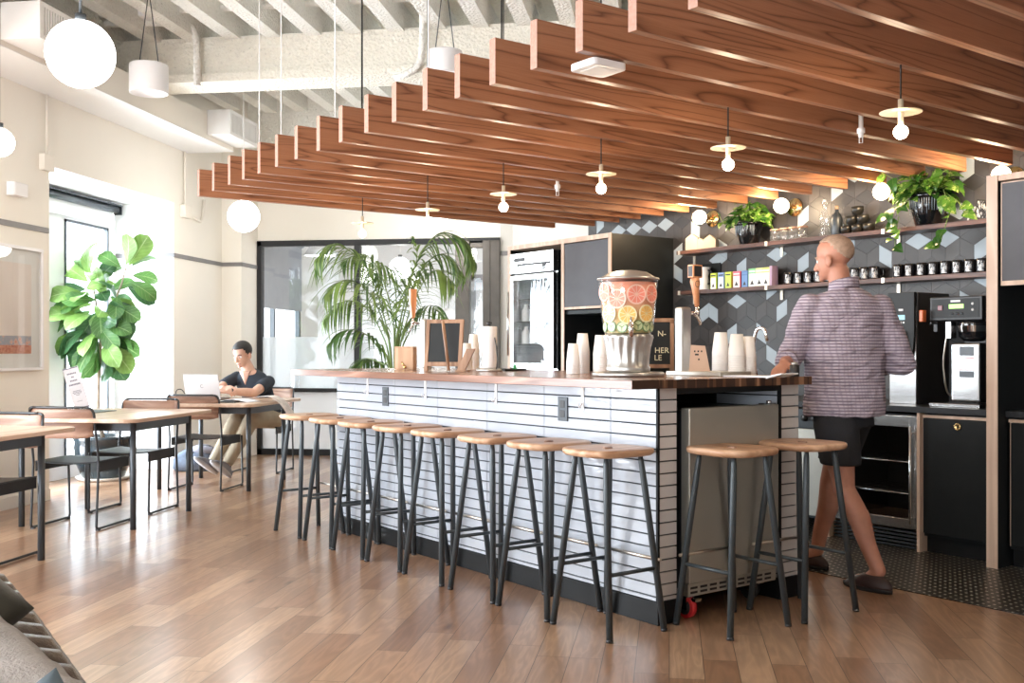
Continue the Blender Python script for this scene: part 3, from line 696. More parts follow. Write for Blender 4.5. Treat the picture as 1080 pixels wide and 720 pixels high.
# conduits and boxes
def conduit(lab, segs, box, mat='duct_cream'):
    t_ = thing('conduit', lab, 'conduit', (0, 0, 0), 0)
    obj('pipe', MB().tube(fillet(segs, .05), .011, 10), M[mat], t_)
    if box: obj('junction_box', MB().box(*box), M[mat], t_, .006)
yb, zb = on_v(0, 0, 1) if False else (0, 0)
conduit('grey surface conduit running down the left wall above the wall sensor to its box', [(XL+.02, 7.66, 3.23), (XL+.02, 7.66, 2.75)], (XL, XL+.05, 7.58, 7.72, 2.62, 2.75))
conduit('grey surface conduit beside the far end of the duct with its box and curved tail', [(XL+.02, 10.05, 3.3), (XL+.02, 10.05, 2.62), ], (XL, XL+.06, 9.98, 10.14, 2.55, 2.68))
p_ = [(XL+.02, 10.14, 2.59), (XL+.02, 10.45, 2.55), (XL+.02, 10.5, 2.80)]
o = obj('elbow_pipe', MB().tube(fillet(p_, .08), .014, 10), M['duct_cream']); tag(o, 'short curved grey pipe beside the far conduit box', 'pipe')
# conduits on the girder
o = obj('ceiling_conduit', MB().tube(fillet([(-7, 8.2, 3.95), (-4.42, 8.2, 3.95), (-4.0, 8.3, 3.95), (-3.98, 8.38, 3.85), (-3.98, 8.39, 3.45)], .12), .03, 12), M['spray_white']); tag(o, 'thick white pipe that bends down in front of the ceiling girder at the left', 'pipe')
o = obj('ceiling_conduit', MB().tube(fillet([(-6, 8.1, 4.0), (-1.95, 8.1, 4.0), (-2.0, 8.36, 3.9), (-2.02, 8.38, 3.52), (-2.25, 8.41, 3.45)], .14), .028, 12), M['spray_white']); tag(o, 'white pipe that bends down the girder left of the second hanging drum', 'pipe')
o = obj('ceiling_conduit', MB().tube(fillet([(-.95, 5.6, 4.05), (-.78, 5.5, 3.5), (-.6, 5.3, 3.0)], .1), .02, 12), M['duct_cream']); tag(o, 'pale flexible pipe dropping behind the fins near the top centre', 'pipe')
o = obj('ceiling_box', MB().box(-.13, .13, -.13, .13, -.10, 0), M['duct_white'], None, .008, (-4.22, 8.2, 4.06)); tag(o, 'white junction box over the left hanging drum', 'junction box')

# hanging drum speakers
def drum(px, py, Z, r, h, lab):
    p = at_depth(px, py, Z); t_ = thing('hanging_drum', lab, 'hanging drum', p, 0, 'white drums hung on wires')
    obj('drum', MB().lathe([(0, h), (r*.97, h), (r, h-.01), (r, .012), (r*.985, 0), (r*.93, 0), (r*.92, .006), (0, .006)], 36), M['white_plastic'], t_)
    top = CZ-p.z-.12
    obj('wire', MB().tube([(-r*.55, 0, h), (0, 0, top)], .004, 6), M['grey_metal'], t_); obj('wire', MB().tube([(r*.55, 0, h), (0, 0, top)], .004, 6), M['grey_metal'], t_)
drum(157, 98.5, 8.0, .145, .22, 'white drum hanging on two wires from the ceiling at the upper left'); drum(469, 79, 7.6, .13, .17, 'white drum hanging on two wires behind the oak fins')

# ---------------------------------------------------------------- lamps
M['globe'] = emis('lit_opal_globe', (1, .97, .92), 7.0)
M['globe_warm'] = emis('lit_warm_globe', (1, .86, .66), 9.0)
M['bulb'] = emis('lit_bulb', (1, .84, .64), 26.0)
def globe(px, py, Z, r, lab, grp='opal globe pendants'):
    p = at_depth(px, py, Z); t_ = thing('globe_pendant', lab, 'pendant lamp', p, 0, grp)
    obj('globe', MB().ball((0, 0, 0), r, n=32), M['globe'], t_)
    obj('rod', MB().tube([(0, 0, r*.97), (0, 0, CZ-p.z)], .006 if Z < 9 else .004, 8), M['grey_metal'] if Z < 9 else M['duct_white'], t_)
    obj('cap', MB().tube([(0, 0, r*.97), (0, 0, r+.03)], .025, 14), M['grey_metal'], t_)
    point('globe_light', p-Vector((0, 0, r+.1)), 14, (1, .95, .88), .12)
globe(85, 57, 4.75, .152, 'largest glowing globe pendant, at the upper left in front of the duct')
globe(-1, 150, 6.6, .092, 'glowing globe cut off by the left edge of the photo')
globe(257, 228, 9.9, .15, 'glowing globe hanging left of the glass partition, under the fin tips')
globe(462, 232, 10.9, .10, 'glowing globe glimpsed just behind the second bare-bulb pendant')
globe(422, 283, 12.6, .135, 'glowing globe in the room behind the glass partition, above the palm', 'lamps in the back room')
def ring_lamp(px, py, Z, r, lab):
    p = at_depth(px, py, Z); t_ = thing('dish_pendant', lab, 'pendant lamp', p, 0, 'lamps in the back room')
    obj('shade', MB().lathe([(.03, .16), (r*.6, .12), (r, 0), (r*.97, 0), (r*.55, .10), (.02, .13)], 32), M['white_plastic'], t_)
    obj('diffuser', MB().lathe([(0, .01), (r*.95, .01)], 32), M['globe'], t_)
    obj('rod', MB().tube([(0, 0, .15), (0, 0, CZ-p.z)], .006, 6), M['grey_metal'], t_)
ring_lamp(338, 270, 13.4, .22, 'pale dish lamp behind the left pane of the glass partition')
ring_lamp(473, 350-2, 14.2, .16, 'low dish lamp behind the glass, right of the palm') if False else ring_lamp(473, 338, 13.8, .2, 'low dish lamp behind the glass between the palm and the dark door post')
def pendant(u, z, lab):
    t_ = thing('bulb_pendant', lab, 'pendant lamp', bar(u, 3.65, z), 0, 'bare-bulb pendants with brass discs over the bar')
    obj('bulb', MB().ball((0, 0, 0), .028, n=20), M['bulb'], t_)
    obj('socket', MB().lathe([(0, .130), (.011, .128), (.011, .024), (0, .024)], 18), M['disc'], t_)
    obj('disc', MB().lathe([(.013, .082), (.080, .079), (.081, .077), (.080, .075), (.013, .077)], 40), M['disc'], t_)
    obj('cord', MB().tube([(0, 0, .128), (0, 0, CZ-z)], .0035, 8), M['cord'], t_)
    point('bulb_light', bar(u, 3.65, z-.06), 6, (1, .80, .56), .035)
M['disc'] = plain('pale_brass_disc', (.80, .70, .52), .35, .6, var=.03)
for i, u in enumerate((6.79, 5.888, 5.033, 4.154, 3.272, 2.383)):
    pendant(u, 2.047, ['bare-bulb pendant furthest left, against the cream wall', 'second bare-bulb pendant from the left, above the palm', 'third bare-bulb pendant from the left, over the middle of the bar', 'fourth bare-bulb pendant from the left, above the drink dispenser side of the bar', 'fifth bare-bulb pendant from the left, above the right end of the bar', 'rightmost and nearest bare-bulb pendant'][i])
def sconce(u, z, lab):
    t_ = thing('globe_sconce', lab, 'wall lamp', bar(u, V6-.007, z), PI/4, 'globe sconces above the shelves')
    Mx = Matrix.Rotation(-PI/2, 4, 'Y')
    obj('wall_plate', MB().lathe([(0, 0), (.066, 0), (.068, .004), (.066, .012), (0, .014)], 36, M=Mx), M['brass'], t_)
    obj('arm', MB().tube([(-.01, 0, 0), (-.10, 0, 0)], .013, 14).tube([(-.085, 0, 0), (-.11, 0, 0)], .03, 16), M['brass'], t_)
    obj('globe', MB().ball((-.158, 0, 0), .056, n=28), M['globe_warm'], t_)
    point('sconce_light', bar(u, V6-.32, z), 12, (1, .74, .46), .06)
for i, u in enumerate((5.80, 4.985, 4.15, 3.325)):
    sconce(u, 2.255, ['leftmost globe sconce, above the little wooden houses', 'globe sconce between the left shelf plant and the swing-top bottle', 'globe sconce half hidden by the trailing plant on the right', 'globe sconce at the right, beside the tall cabinet'][i])
# sprinkler heads and the access point
def sprinkler(px, py, Z, lab):
    p = at_depth(px, py, Z); p.z = BZ-.035; t_ = thing('sprinkler_head', lab, 'sprinkler', p, 0, 'white sprinkler heads under the fins')
    obj('body', MB().lathe([(0, .0), (.012, 0), (.014, .02), (.02, .022), (.02, .045), (.012, .05), (.012, .25)], 14), M['white_plastic'], t_)
    obj('deflector', MB().tube([(-.008, 0, .0), (-.008, 0, -.028), (.008, 0, -.028), (.008, 0, .0)], .0025, 6), M['white_plastic'], t_)
sprinkler(588, 197, 7.1, 'white sprinkler head under the fins above the fridge'); sprinkler(908, 128, 5.3, 'white sprinkler head under the fins left of the rightmost bulb pendant')
p = at_depth(631, 62, 4.05)
wp = thing('access_point', 'flat white wireless box hung below the fins near the top', 'access point', (p.x, p.y, BZ-.006), PI/4)
obj('housing', MB().prism(rrect(.085, .075, .02, 4), -.028, 0), M['white_plastic'], wp, .004); obj('face', MB().prism(rrect(.055, .05, .01, 4), -.0295, -.028), M['duct_white'], wp)
obj('bracket', MB().box(-.01, .01, -.01, .01, -.002, .10), M['white_plastic'], wp)

# ---------------------------------------------------------------- back counter and cabinets (local x = away from the viewer across the aisle, y = left along the wall)
FV = 5.60
def cab(name, lab, cat, u0, u1, group=None): return thing(name, lab, cat, bar((u0+u1)/2, FV, 0), PI/4, group), (u1-u0)/2
wt = obj('back_worktop', MB().box(-.03, V6-FV-.008, -1.575, 1.59, .826, .862), M['counter_black'], None, .002, bar(4.645, FV, 0), PI/4); tag(wt, 'long black worktop along the tiled wall, under the machines', 'worktop')
wt2 = obj('back_worktop', MB().box(-.03, V6-FV-.008, -.30, .30, .826, .862), M['counter_black'], None, .002, bar(2.695, FV, 0), PI/4); tag(wt2, 'short black worktop inside the tall cabinet at the right edge', 'worktop')
def panel(u, lab, z1=.825, v0=-.02, th=.02, z0=0):
    o = obj('cabinet_panel', MB().box(v0, V6-FV-.01, -th/2, th/2, z0, z1), M['ply'], None, .0015, bar(u, FV, 0), PI/4); return tag(o, lab, 'cabinet panel', 'upright plywood panels of the back counter')
panel(3.528, 'upright plywood panel between the glass fridge and the black cupboard'); panel(4.165, 'upright plywood panel left of the glass fridge, behind the walking man')
# black cupboard with lock
cb, h = cab('base_cupboard', 'black cupboard with a round brass lock under the coffee brewer', 'cupboard', 3.07, 3.512)
obj('body', MB().box(.02, V6-FV-.01, -h, h, .10, .82), M['black_laminate'], cb); obj('door', MB().box(0, .019, -h+.014, h-.004, .12, .795), M['black_laminate'], cb, .001)
obj('edge_strip', MB().box(-.001, .02, -h, h, .798, .815).box(.002, .02, h-.003, h, .12, .798), M['ply'], cb); obj('plinth', MB().box(.05, .06, -h, h, .004, .10), M['black_base'], cb)
lk = obj('lock', MB().lathe([(0, 0), (.022, 0), (.022, .006), (.014, .009), (.012, .004), (0, .004)], 24, M=Matrix.Rotation(-PI/2, 4, 'Y')), M['brass'], cb, loc=(0, -.0, .755)); obj('keyhole', MB().box(-.007, -.003, -.002, .002, -.007, .003), M['black_plastic'], lk)
cb, h = cab('base_cupboard', 'black cupboard at the right edge, below the tall cabinet opening', 'cupboard', 2.45, 2.992)
obj('body', MB().box(.02, V6-FV-.01, -h, h, .10, .82), M['black_laminate'], cb); obj('door', MB().box(0, .019, -h+.004, h-.012, .12, .795), M['black_laminate'], cb, .001)
obj('edge_strip', MB().box(-.001, .02, -h, h, .798, .815).box(.002, .02, h-.010, h-.007, .12, .798), M['ply'], cb); obj('plinth', MB().box(.05, .06, -h, h, .004, .10), M['black_base'], cb)
# glass-door fridge
ug, h = cab('undercounter_fridge', 'undercounter fridge with a steel-framed glass door, behind the walking man', 'fridge', 3.545, 4.14)
obj('body', MB().box(.03, .035, -h, h, .12, .81).box(.03, .6, -h, -h+.03, .12, .81).box(.03, .6, h-.03, h, .12, .81).box(.55, .6, -h, h, .12, .81).box(.03, .6, -h, h, .12, .15).box(.03, .6, -h, h, .78, .81), M['black_plastic'], ug) if False else obj('body', MB().box(.03, .6, -h, -h+.03, .12, .81).box(.03, .6, h-.03, h, .12, .81).box(.55, .6, -h+.03, h-.03, .12, .81).box(.03, .55, -h+.03, h-.03, .12, .15).box(.03, .55, -h+.03, h-.03, .78, .81), M['black_plastic'], ug)
fm = MB().box(0, .028, -h+.003, -h+.055, .13, .80).box(0, .028, h-.055, h-.003, .13, .80).box(0, .028, -h+.055, h-.055, .13, .185).box(0, .028, -h+.055, h-.055, .735, .80)
d_ = obj('door_frame', fm, M['steel'], ug, .002); obj('pane', MB().box(.010, .014, -h+.055, h-.055, .185, .735), M['glass'], d_); obj('handle', MB().tube([(-.03, -h+.03, .16), (-.03, -h+.03, .74)], .007, 10).tube([(-.03, -h+.03, .2), (0, -h+.03, .2)], .005, 8).tube([(-.03, -h+.03, .7), (0, -h+.03, .7)], .005, 8), M['chrome'], d_)
for k_, z in enumerate((.33, .52)):
    s_ = MB()
    for i in range(12): s_.tube([(.05, -h+.05+i*(2*h-.1)/11, z), (.52, -h+.05+i*(2*h-.1)/11, z)], .0025, 5)
    s_.tube([(.05, -h+.04, z), (.05, h-.04, z)], .004, 6); obj('wire_shelf', s_, M['steel'], ug)
g_ = MB()
for i in range(5): g_.box(.01, .03, -h, h, .012+i*.022, .024+i*.022)
obj('vent_grille', g_, M['grey_metal'], ug)
obj('maker_plate', MB().box(-.001, .0, h-.28, h-.17, .748, .785), M['black_plastic'], ug)
# dishwasher
dw, h = cab('dishwasher', 'grey steel undercounter dishwasher with two dials, seen just right of the bar', 'dishwasher', 4.18, 4.77)
obj('body', MB().box(.03, .6, -h, h, .1, .81), M['grey_metal'], dw); obj('door', MB().box(0, .029, -h+.004, h-.004, .12, .68), M['dull_steel'], dw, .002); obj('control_panel', MB().box(-.004, .029, -h+.004, h-.004, .69, .81), M['grey_metal'], dw, .002)
for y in (-.20, -.12):
    k_ = obj('dial', MB().lathe([(0, .018), (.020, .017), (.023, 0)], 20, M=Matrix.Rotation(-PI/2, 4, 'Y')), M['black_plastic'], dw, loc=(-.004, y, .752)); obj('dial_mark', MB().box(-.0195, -.018, -.002, .002, .003, .016), M['white_plastic'], k_)
for i, (a, b) in enumerate(((4.79, 5.5), (5.51, 6.22))):
    cb, h = cab('base_cupboard', 'black cupboard hidden behind the bar, %s' % ['next to the dishwasher', 'next to the tall fridge cabinet'][i], 'cupboard', a, b)
    obj('body', MB().box(.02, V6-FV-.01, -h, h, .10, .82), M['black_laminate'], cb); obj('door', MB().box(0, .019, -h+.004, h-.004, .12, .80), M['black_laminate'], cb, .001)

# tall cabinet at the right edge
tc_ = thing('tall_cabinet', 'tall cabinet at the right edge with a pale plywood side and grey upper door', 'cabinet', bar(3.0, 5.50, 0), PI/4)
obj('side_panel', MB().box(.004, .79, 0, .062, 0, 2.15), M['black_laminate'], tc_, .002); obj('edge_strip', MB().box(-.004, .004, 0, .062, 0, 2.15), M['ply'], tc_)
obj('top_panel', MB().box(0, .79, -.9, -.001, 2.115, 2.15), M['ply'], tc_, .002)
obj('back_panel', MB().box(.775, .79, -.9, -.001, .862, 2.11), M['black_laminate'], tc_)
obj('upper_box', MB().box(.04, .77, -.9, -.012, 1.56, 2.11), M['black_laminate'], tc_); dr = obj('door', MB().box(.012, .034, -.56, -.018, 1.57, 2.10), M['grey_laminate'], tc_, .002)
obj('door_edge', MB().box(.011, .035, -.56, -.012, 1.545, 1.57).box(.011, .035, -.0178, -.012, 1.57, 2.10).box(.011, .035, -.56, -.012, 2.1, 2.106), M['ply'], tc_)

# tall cabinet with the steel fridge
fc = thing('tall_cabinet', 'tall black cabinet with plywood edges housing the steel fridge', 'cabinet', bar(6.25, FV, 0), PI/4)
w = 1.40
obj('side_panel', MB().box(.004, V6-FV-.002, 0, .028, 0, 2.135), M['black_laminate'], fc); obj('side_panel', MB().box(.004, V6-FV-.002, w-.028, w, 0, 2.135), M['black_laminate'], fc)
obj('edge_strip', MB().box(-.004, .004, 0, .034, 0, 2.14), M['ply'], fc); obj('edge_strip', MB().box(-.004, .004, w-.036, w, 0, 2.14), M['ply'], fc); obj('edge_strip', MB().box(-.004, .004, .595, .632, 0, 2.10), M['ply'], fc)
obj('top_panel', MB().box(-.004, V6-FV-.002, .029, w-.029, 2.10, 2.139), M['ply'], fc)
obj('divider', MB().box(.004, V6-FV-.002, .60, .627, 0, 2.10), M['black_laminate'], fc); obj('back_panel', MB().box(.68, .69, .028, .6, 0, 2.1), M['black_laminate'], fc)
d_ = obj('door', MB().box(.0, .02, .040, .59, 1.56, 2.092), M['grey_laminate'], fc, .002); obj('door_edge', MB().box(-.001, .021, .036, .593, 1.54, 1.559), M['ply'], d_)
obj('shelf', MB().box(.02, .67, .03, .6, 1.50, 1.53), M['black_laminate'], fc); obj('worktop', MB().box(.0, .67, .03, .6, .83, .86), M['counter_black'], fc); obj('lower_door', MB().box(0, .02, .04, .59, .1, .82), M['black_laminate'], fc, .002)
rf = thing('upright_fridge', 'tall stainless fridge with a glass upper door', 'fridge', bar(6.97, FV-.02, 0), PI/4)
w = .62; x1 = .62
obj('body', MB().box(.05, x1, 0, .02, .08, 2.06).box(.05, x1, w-.02, w, .08, 2.06).box(x1-.02, x1, .02, w-.02, .08, 2.06).box(.05, x1-.02, .02, w-.02, 2.03, 2.06).box(.05, x1-.02, .02, w-.02, .08, .14).box(.05, x1-.02, .02, w-.02, 1.0, 1.04), M['steel'], rf)
tp = obj('top_panel', MB().box(0, .048, 0, w, 1.88, 2.06).box(-.004, 0, .03, w-.03, 1.90, 1.93), M['steel'], rf, .003); obj('badge', MB().box(-.003, 0, w-.22, w-.06, 1.985, 2.02), M['black_plastic'], tp); obj('thermometer', MB().box(-.004, 0, .10, .15, 1.90, 1.96), M['black_plastic'], tp)
obj('air_slot', MB().box(-.001, .0, .03, w-.10, 1.945, 1.965), M['black_plastic'], tp)
fd = obj('glass_door', MB().box(0, .045, 0, .045, 1.04, 1.865).box(0, .045, w-.045, w, 1.04, 1.865).box(0, .045, .045, w-.045, 1.04, 1.085).box(0, .045, .045, w-.045, 1.82, 1.865), M['steel'], rf, .003)
obj('pane', MB().box(.02, .024, .045, w-.045, 1.085, 1.82), M['glass'], fd); obj('handle', MB().tube([(-.04, w-.02, 1.15), (-.04, w-.02, 1.72)], .010, 10), M['chrome'], fd)
obj('lower_door', MB().box(0, .045, 0, w, .12, 1.02), M['steel'], rf, .003)
M['liner'] = plain('white_fridge_liner', (.75, .78, .8), .3)
obj('liner', MB().box(x1-.03, x1-.021, .02, w-.02, 1.05, 2.02), M['liner'], rf)
for z in (1.25, 1.45, 1.65):
    s_ = MB()
    for i in range(10): s_.tube([(.07, .04+i*.06, z), (.55, .04+i*.06, z)], .003, 5)
    s_.tube([(.07, .03, z), (.07, w-.03, z)], .005, 6); obj('wire_shelf', s_, M['steel'], rf)
kk = 0
for z in (1.255, 1.455):
    for j in range(5):
        b_ = obj('milk_bottle', MB().lathe([(0, 0), (.038, 0), (.04, .01), (.04, .10), (.018, .135), (.018, .155), (0, .157)], 16), M['liner'], None, .0, bar(6.97+.08+j*.115, FV+.10, z), PI/4)
        tag(b_, 'white bottle on the %s wire shelf inside the steel fridge' % ('lower' if z < 1.3 else 'middle'), 'bottle', 'white bottles inside the steel fridge')
sh_ = obj('roof_shade', MB().ball((0, 0, 0), .05, n=16), M['white_plastic'], None, 0, bar(5.95, 6.0, 2.18)) if False else None

# ---------------------------------------------------------------- wall shelves
SZ1, SZ2 = 2.0, 1.675     # top faces
def shelf(z, u0, u1, lab):
    t_ = thing('wall_shelf', lab, 'shelf', bar((u0+u1)/2, V6-.19, z), PI/4, 'dark walnut shelves on the tiled wall'); h = (u1-u0)/2
    obj('board', MB().box(0, .182, -h, h, -.030, 0), M['walnut'], t_, .0015)
    for uu in (6.0, 5.106, 4.12, 3.35):
        y = uu-(u0+u1)/2
        if abs(y) > h: continue
        obj('bracket', MB().box(-.003, .0, y-.012, y+.012, -.032, .002).box(-.003, .178, y-.003, y+.003, -.033, -.030).box(.174, .181, y-.012, y+.012, -.10, -.031), M['brass_pale'], t_)
M['brass_pale'] = plain('pale_brackets', (.80, .74, .62), .3, .5)
shelf(SZ1, 3.075, 6.03, 'upper dark wooden shelf carrying plants, jars and bottles'); shelf(SZ2, 3.075, 6.03, 'lower dark wooden shelf carrying mugs and tea boxes')
def on_shelf(px, z, v=6.205): return bar(on_v(px, 290, v)[0], v, z)
# mugs
t = NT('mug_print'); vv = t.coord('Object', (70, 70, 26)); M['print'] = t.out(t.ramp(t.noise(vv, 1, 3, .7), [(.42, (.03, .03, .035)), (.5, (.35, .38, .42)), (.58, (.75, .72, .68))], 'CONSTANT'), .2)
def make_mug():
    t_ = thing('black_mug', 'mug', 'mug'); r = .036
    obj('cup', MB().lathe([(0, 0), (r*.9, 0), (r, .006), (r, .088), (r*.97, .090), (r*.92, .088), (r*.92, .012), (0, .010)], 24), M['mug'], t_)
    obj('handle', MB().tube(fillet([(0, -r+.003, .076), (0, -r-.024, .072), (0, -r-.022, .024), (0, -r+.003, .018)], .014), .0055, 8), M['mug'], t_)
    p_ = MB(); n = 8; vs = []; fs = []
    for i in range(n+1):
        q = PI-.62+1.24*i/n; 
        for z in (.012, .078): vs.append(((r+.0004)*math.cos(q), (r+.0004)*math.sin(q), z))
    for i in range(n): fs.append((2*i, 2*i+2, 2*i+3, 2*i+1))
    p_.add(vs, fs, 0, True); obj('print', p_, M['print'], t_); return t_
mg = None
for i, px in enumerate([831.5, 842, 852.5, 863, 873.5, 884, 901, 911.5, 922]+[948, 960, 972.5, 985, 997.5, 1010, 1023, 1036, 1048]):
    loc = on_shelf(px, SZ2); left = i < 9
    if mg is None: mg = make_mug(); o = mg; o.location = loc
    else: o = dup(mg, loc)
    o.rotation_euler.z = PI/4+(R(35) if left else R(8))+R((i*37) % 9-4)
    o['label'] = ('black printed mug, number %s from the left among the mugs left of and behind the man' if left else 'black printed mug, number %s from the left in the row above the coffee machines') % (['one', 'two', 'three', 'four', 'five', 'six', 'seven', 'eight', 'nine'][i if left else i-9])
    o['label'] = ['leftmost black mug on the lower shelf, beside the tea boxes', 'second black mug from the left on the lower shelf', 'third black mug from the left on the lower shelf', 'black mug on the lower shelf at the left of the man\'s head', 'black mug hidden behind the man\'s neck, left one', 'black mug hidden behind the man\'s neck, right one', 'black mug just right of the man\'s head', 'black mug, second to the right of the man\'s head', 'black mug, third to the right of the man\'s head',
                  'first black mug after the gap, above the hot water tower', 'second black mug after the gap on the lower shelf', 'third black mug after the gap on the lower shelf', 'fourth black mug after the gap, in the right group', 'middle mug of the nine in the right group', 'sixth black mug in the right group, above the coffee brewer', 'seventh black mug in the right group, above the coffee brewer', 'eighth black mug in the right group, last but one', 'rightmost black mug, half hidden by the tall cabinet'][i]
    o['group'] = 'black printed mugs on the lower shelf'
# tea boxes
cols = [((.55, .70, .08), 'lime green', (.86, .88, .84)), ((.22, .34, .62), 'blue-topped', (.62, .70, .80)), ((.55, .72, .10), 'lime and white', (.50, .66, .14)), ((.72, .14, .20), 'red-topped', (.84, .74, .76)), ((.10, .20, .42), 'dark blue', (.14, .27, .52)), ((.20, .50, .25), 'green-topped', (.76, .84, .80)), ((.62, .68, .30), 'pale olive', (.82, .85, .80)), ((.75, .70, .18), 'yellow-topped', (.84, .84, .80)), ((.42, .30, .44), 'purple-sided', (.72, .62, .25))]
bx0 = None
places = ['leftmost of the row', 'second of the row', 'third of the row', 'beside the dark blue one', 'the only fully blue one', 'right of the dark blue one', 'sixth or seventh along', 'last but one of the row', 'rightmost of the row']
for i, px in enumerate((755.5, 763.5, 771, 780, 788.5, 796.5, 804, 811, 816)):
    c1, nm, c2 = cols[i]; w_ = .030 if i in (0, 1, 2, 4) else .036
    if i == 8: w_ = .012
    b_ = thing('tea_box', '%s tea box on the lower shelf, %s' % (nm, places[i]), 'tea box', on_shelf(px, SZ2, 6.19 if i < 8 else 6.185), PI/4, 'boxes of tea on the lower shelf')
    h_ = .128+(.012 if i > 4 else 0)+(.008 if i == 8 else 0)
    ma = plain('tea_card_a', c1, .5, var=.02); mb_ = plain('tea_card_b', c2, .5, var=.02)
    obj('carton', MB().box(-.035, .035, -w_, w_, 0, h_), ma, b_, .001)
    if i < 8:
        lb = obj('front_label', MB().box(-.0358, -.035, -w_+.004, w_-.004, .004, h_*.72), mb_, b_)
        obj('label_mark', MB().add([(-.0362, -w_*.5, .018), (-.0362, w_*.5, .018), (-.0362, 0, .018+w_)], [(0, 1, 2)]), M['black_plastic'], lb)
        obj('band', MB().box(-.0362, -.0355, -w_+.006, w_-.006, h_*.80, h_*.88), M['black_plastic'] if i < 3 else mb_, lb)
# pitcher and dark board behind it
o = thing('white_pitcher', 'tall white ceramic pitcher on the lower shelf, left of the tea boxes', 'pitcher', on_shelf(742, SZ2), PI/4)
obj('body', MB().lathe([(0, 0), (.05, 0), (.056, .01), (.046, .07), (.040, .11), (.052, .165), (.060, .185), (.055, .185), (.036, .11), (.04, .02), (0, .012)], 28), M['white_plastic'], o)
obj('handle', MB().tube(fillet([(0, -.045, .16), (0, -.09, .15), (0, -.085, .06), (0, -.045, .05)], .03), .008, 8), M['black_plastic'], o)
o = thing('slate_board', 'dark framed slate leaning on the tiles behind the white pitcher', 'slate', bar(5.86, V6-.022, SZ2), PI/4)
obj('slate', MB().box(0, .01, -.15, .12, 0, .22), M['black_laminate'], o, .002)
# upper shelf: wooden houses
for i, (px, w_, h_, lab) in enumerate(((731, .052, .10, 'left little pale wooden house ornament, the tallest one'), (739.5, .034, .075, 'middle little wooden house ornament, tucked behind the left one'), (750, .050, .075, 'right little pale wooden house ornament, nearest the plant'))):
    o = obj('wooden_house', MB().prism([(-w_, 0), (w_, 0), (w_, h_), (0, h_+w_*.75), (-w_, h_)], -.04, .04, M=Matrix.Rotation(PI/2, 4, 'X')), M['house'] if 'house' in M else M.setdefault('house', plain('pale_bare_wood', (.50, .41, .31), .6)), None, .002, on_shelf(px, SZ1, 6.21+(.03 if i == 1 else 0)), PI/4-PI/2+R(25))
    tag(o, lab, 'ornament', 'wooden houses on the upper shelf')
# jars with wooden lids
jr = thing('storage_jar', 'jar', 'jar'); M['jar_glass'] = glass('jar_glass', (.97, .98, .98), .02, 1.45, .05)  # brightness from the sconces put into the jars as a little white
obj('jar', MB().lathe([(0, 0), (.034, 0), (.036, .004), (.036, .078), (.034, .080), (.033, .078), (.033, .005), (0, .004)], 24), M['jar_glass'], jr); obj('lid', MB().lathe([(0, .079), (.037, .079), (.038, .083), (.038, .092), (0, .094)], 24), M['chair_wood'], jr)
for i, (px, v) in enumerate(((817.5, 6.17), (828, 6.17), (837, 6.17), (846.5, 6.17), (831, 6.25), (841, 6.25))):
    o = jr if i == 0 else dup(jr, (0, 0, 0)); o.location = on_shelf(px, SZ1+.0005, v)
    tag(o, 'small glass jar with a wooden lid, %s' % ['front row, leftmost', 'front row, second from left', 'front row, third from left', 'front row, rightmost', 'back row, left one', 'back row, right one'][i], 'jar', 'jars with wooden lids on the upper shelf')
# bottles
o = thing('swing_top_bottle', 'tall clear swing-top bottle on the upper shelf above the man', 'bottle', on_shelf(870, SZ1), PI/4)
obj('glass', MB().lathe([(0, 0), (.036, 0), (.038, .006), (.038, .13), (.030, .16), (.014, .20), (.013, .235), (.016, .24), (.016, .25), (.012, .25), (.011, .2), (.026, .16), (.034, .13), (.034, .008), (0, .006)], 28), M['jar_glass'], o)
obj('stopper', MB().lathe([(0, .268), (.012, .266), (.014, .252), (0, .25)], 16), M['white_plastic'], o); obj('wire', MB().tube([(0, -.018, .215), (0, -.020, .25), (0, 0, .275), (0, .020, .25), (0, .018, .215)], .0018, 6), M['chrome'], o)
obj('print', MB().lathe([(.0385, .055), (.0385, .085)], 28), M['cord'], o) if False else obj('emblem', MB().tube([(-.0385, .014*math.cos(a), .08+.014*math.sin(a)) for a in [i*PI/8 for i in range(16)]], .0015, 5, closed=True), M['cord'], o)
o = thing('dark_bottle', 'dark grey bottle with a cork stopper, right of the clear swing-top bottle', 'bottle', on_shelf(882.5, SZ1), PI/4)
obj('bottle', MB().lathe([(0, 0), (.038, 0), (.041, .006), (.041, .115), (.030, .150), (.013, .168), (.013, .185), (0, .186)], 28), M['grey_metal'], o); obj('cork', MB().lathe([(0, .186), (.012, .186), (.013, .212), (0, .213)], 16), M['kraft_wood'], o)
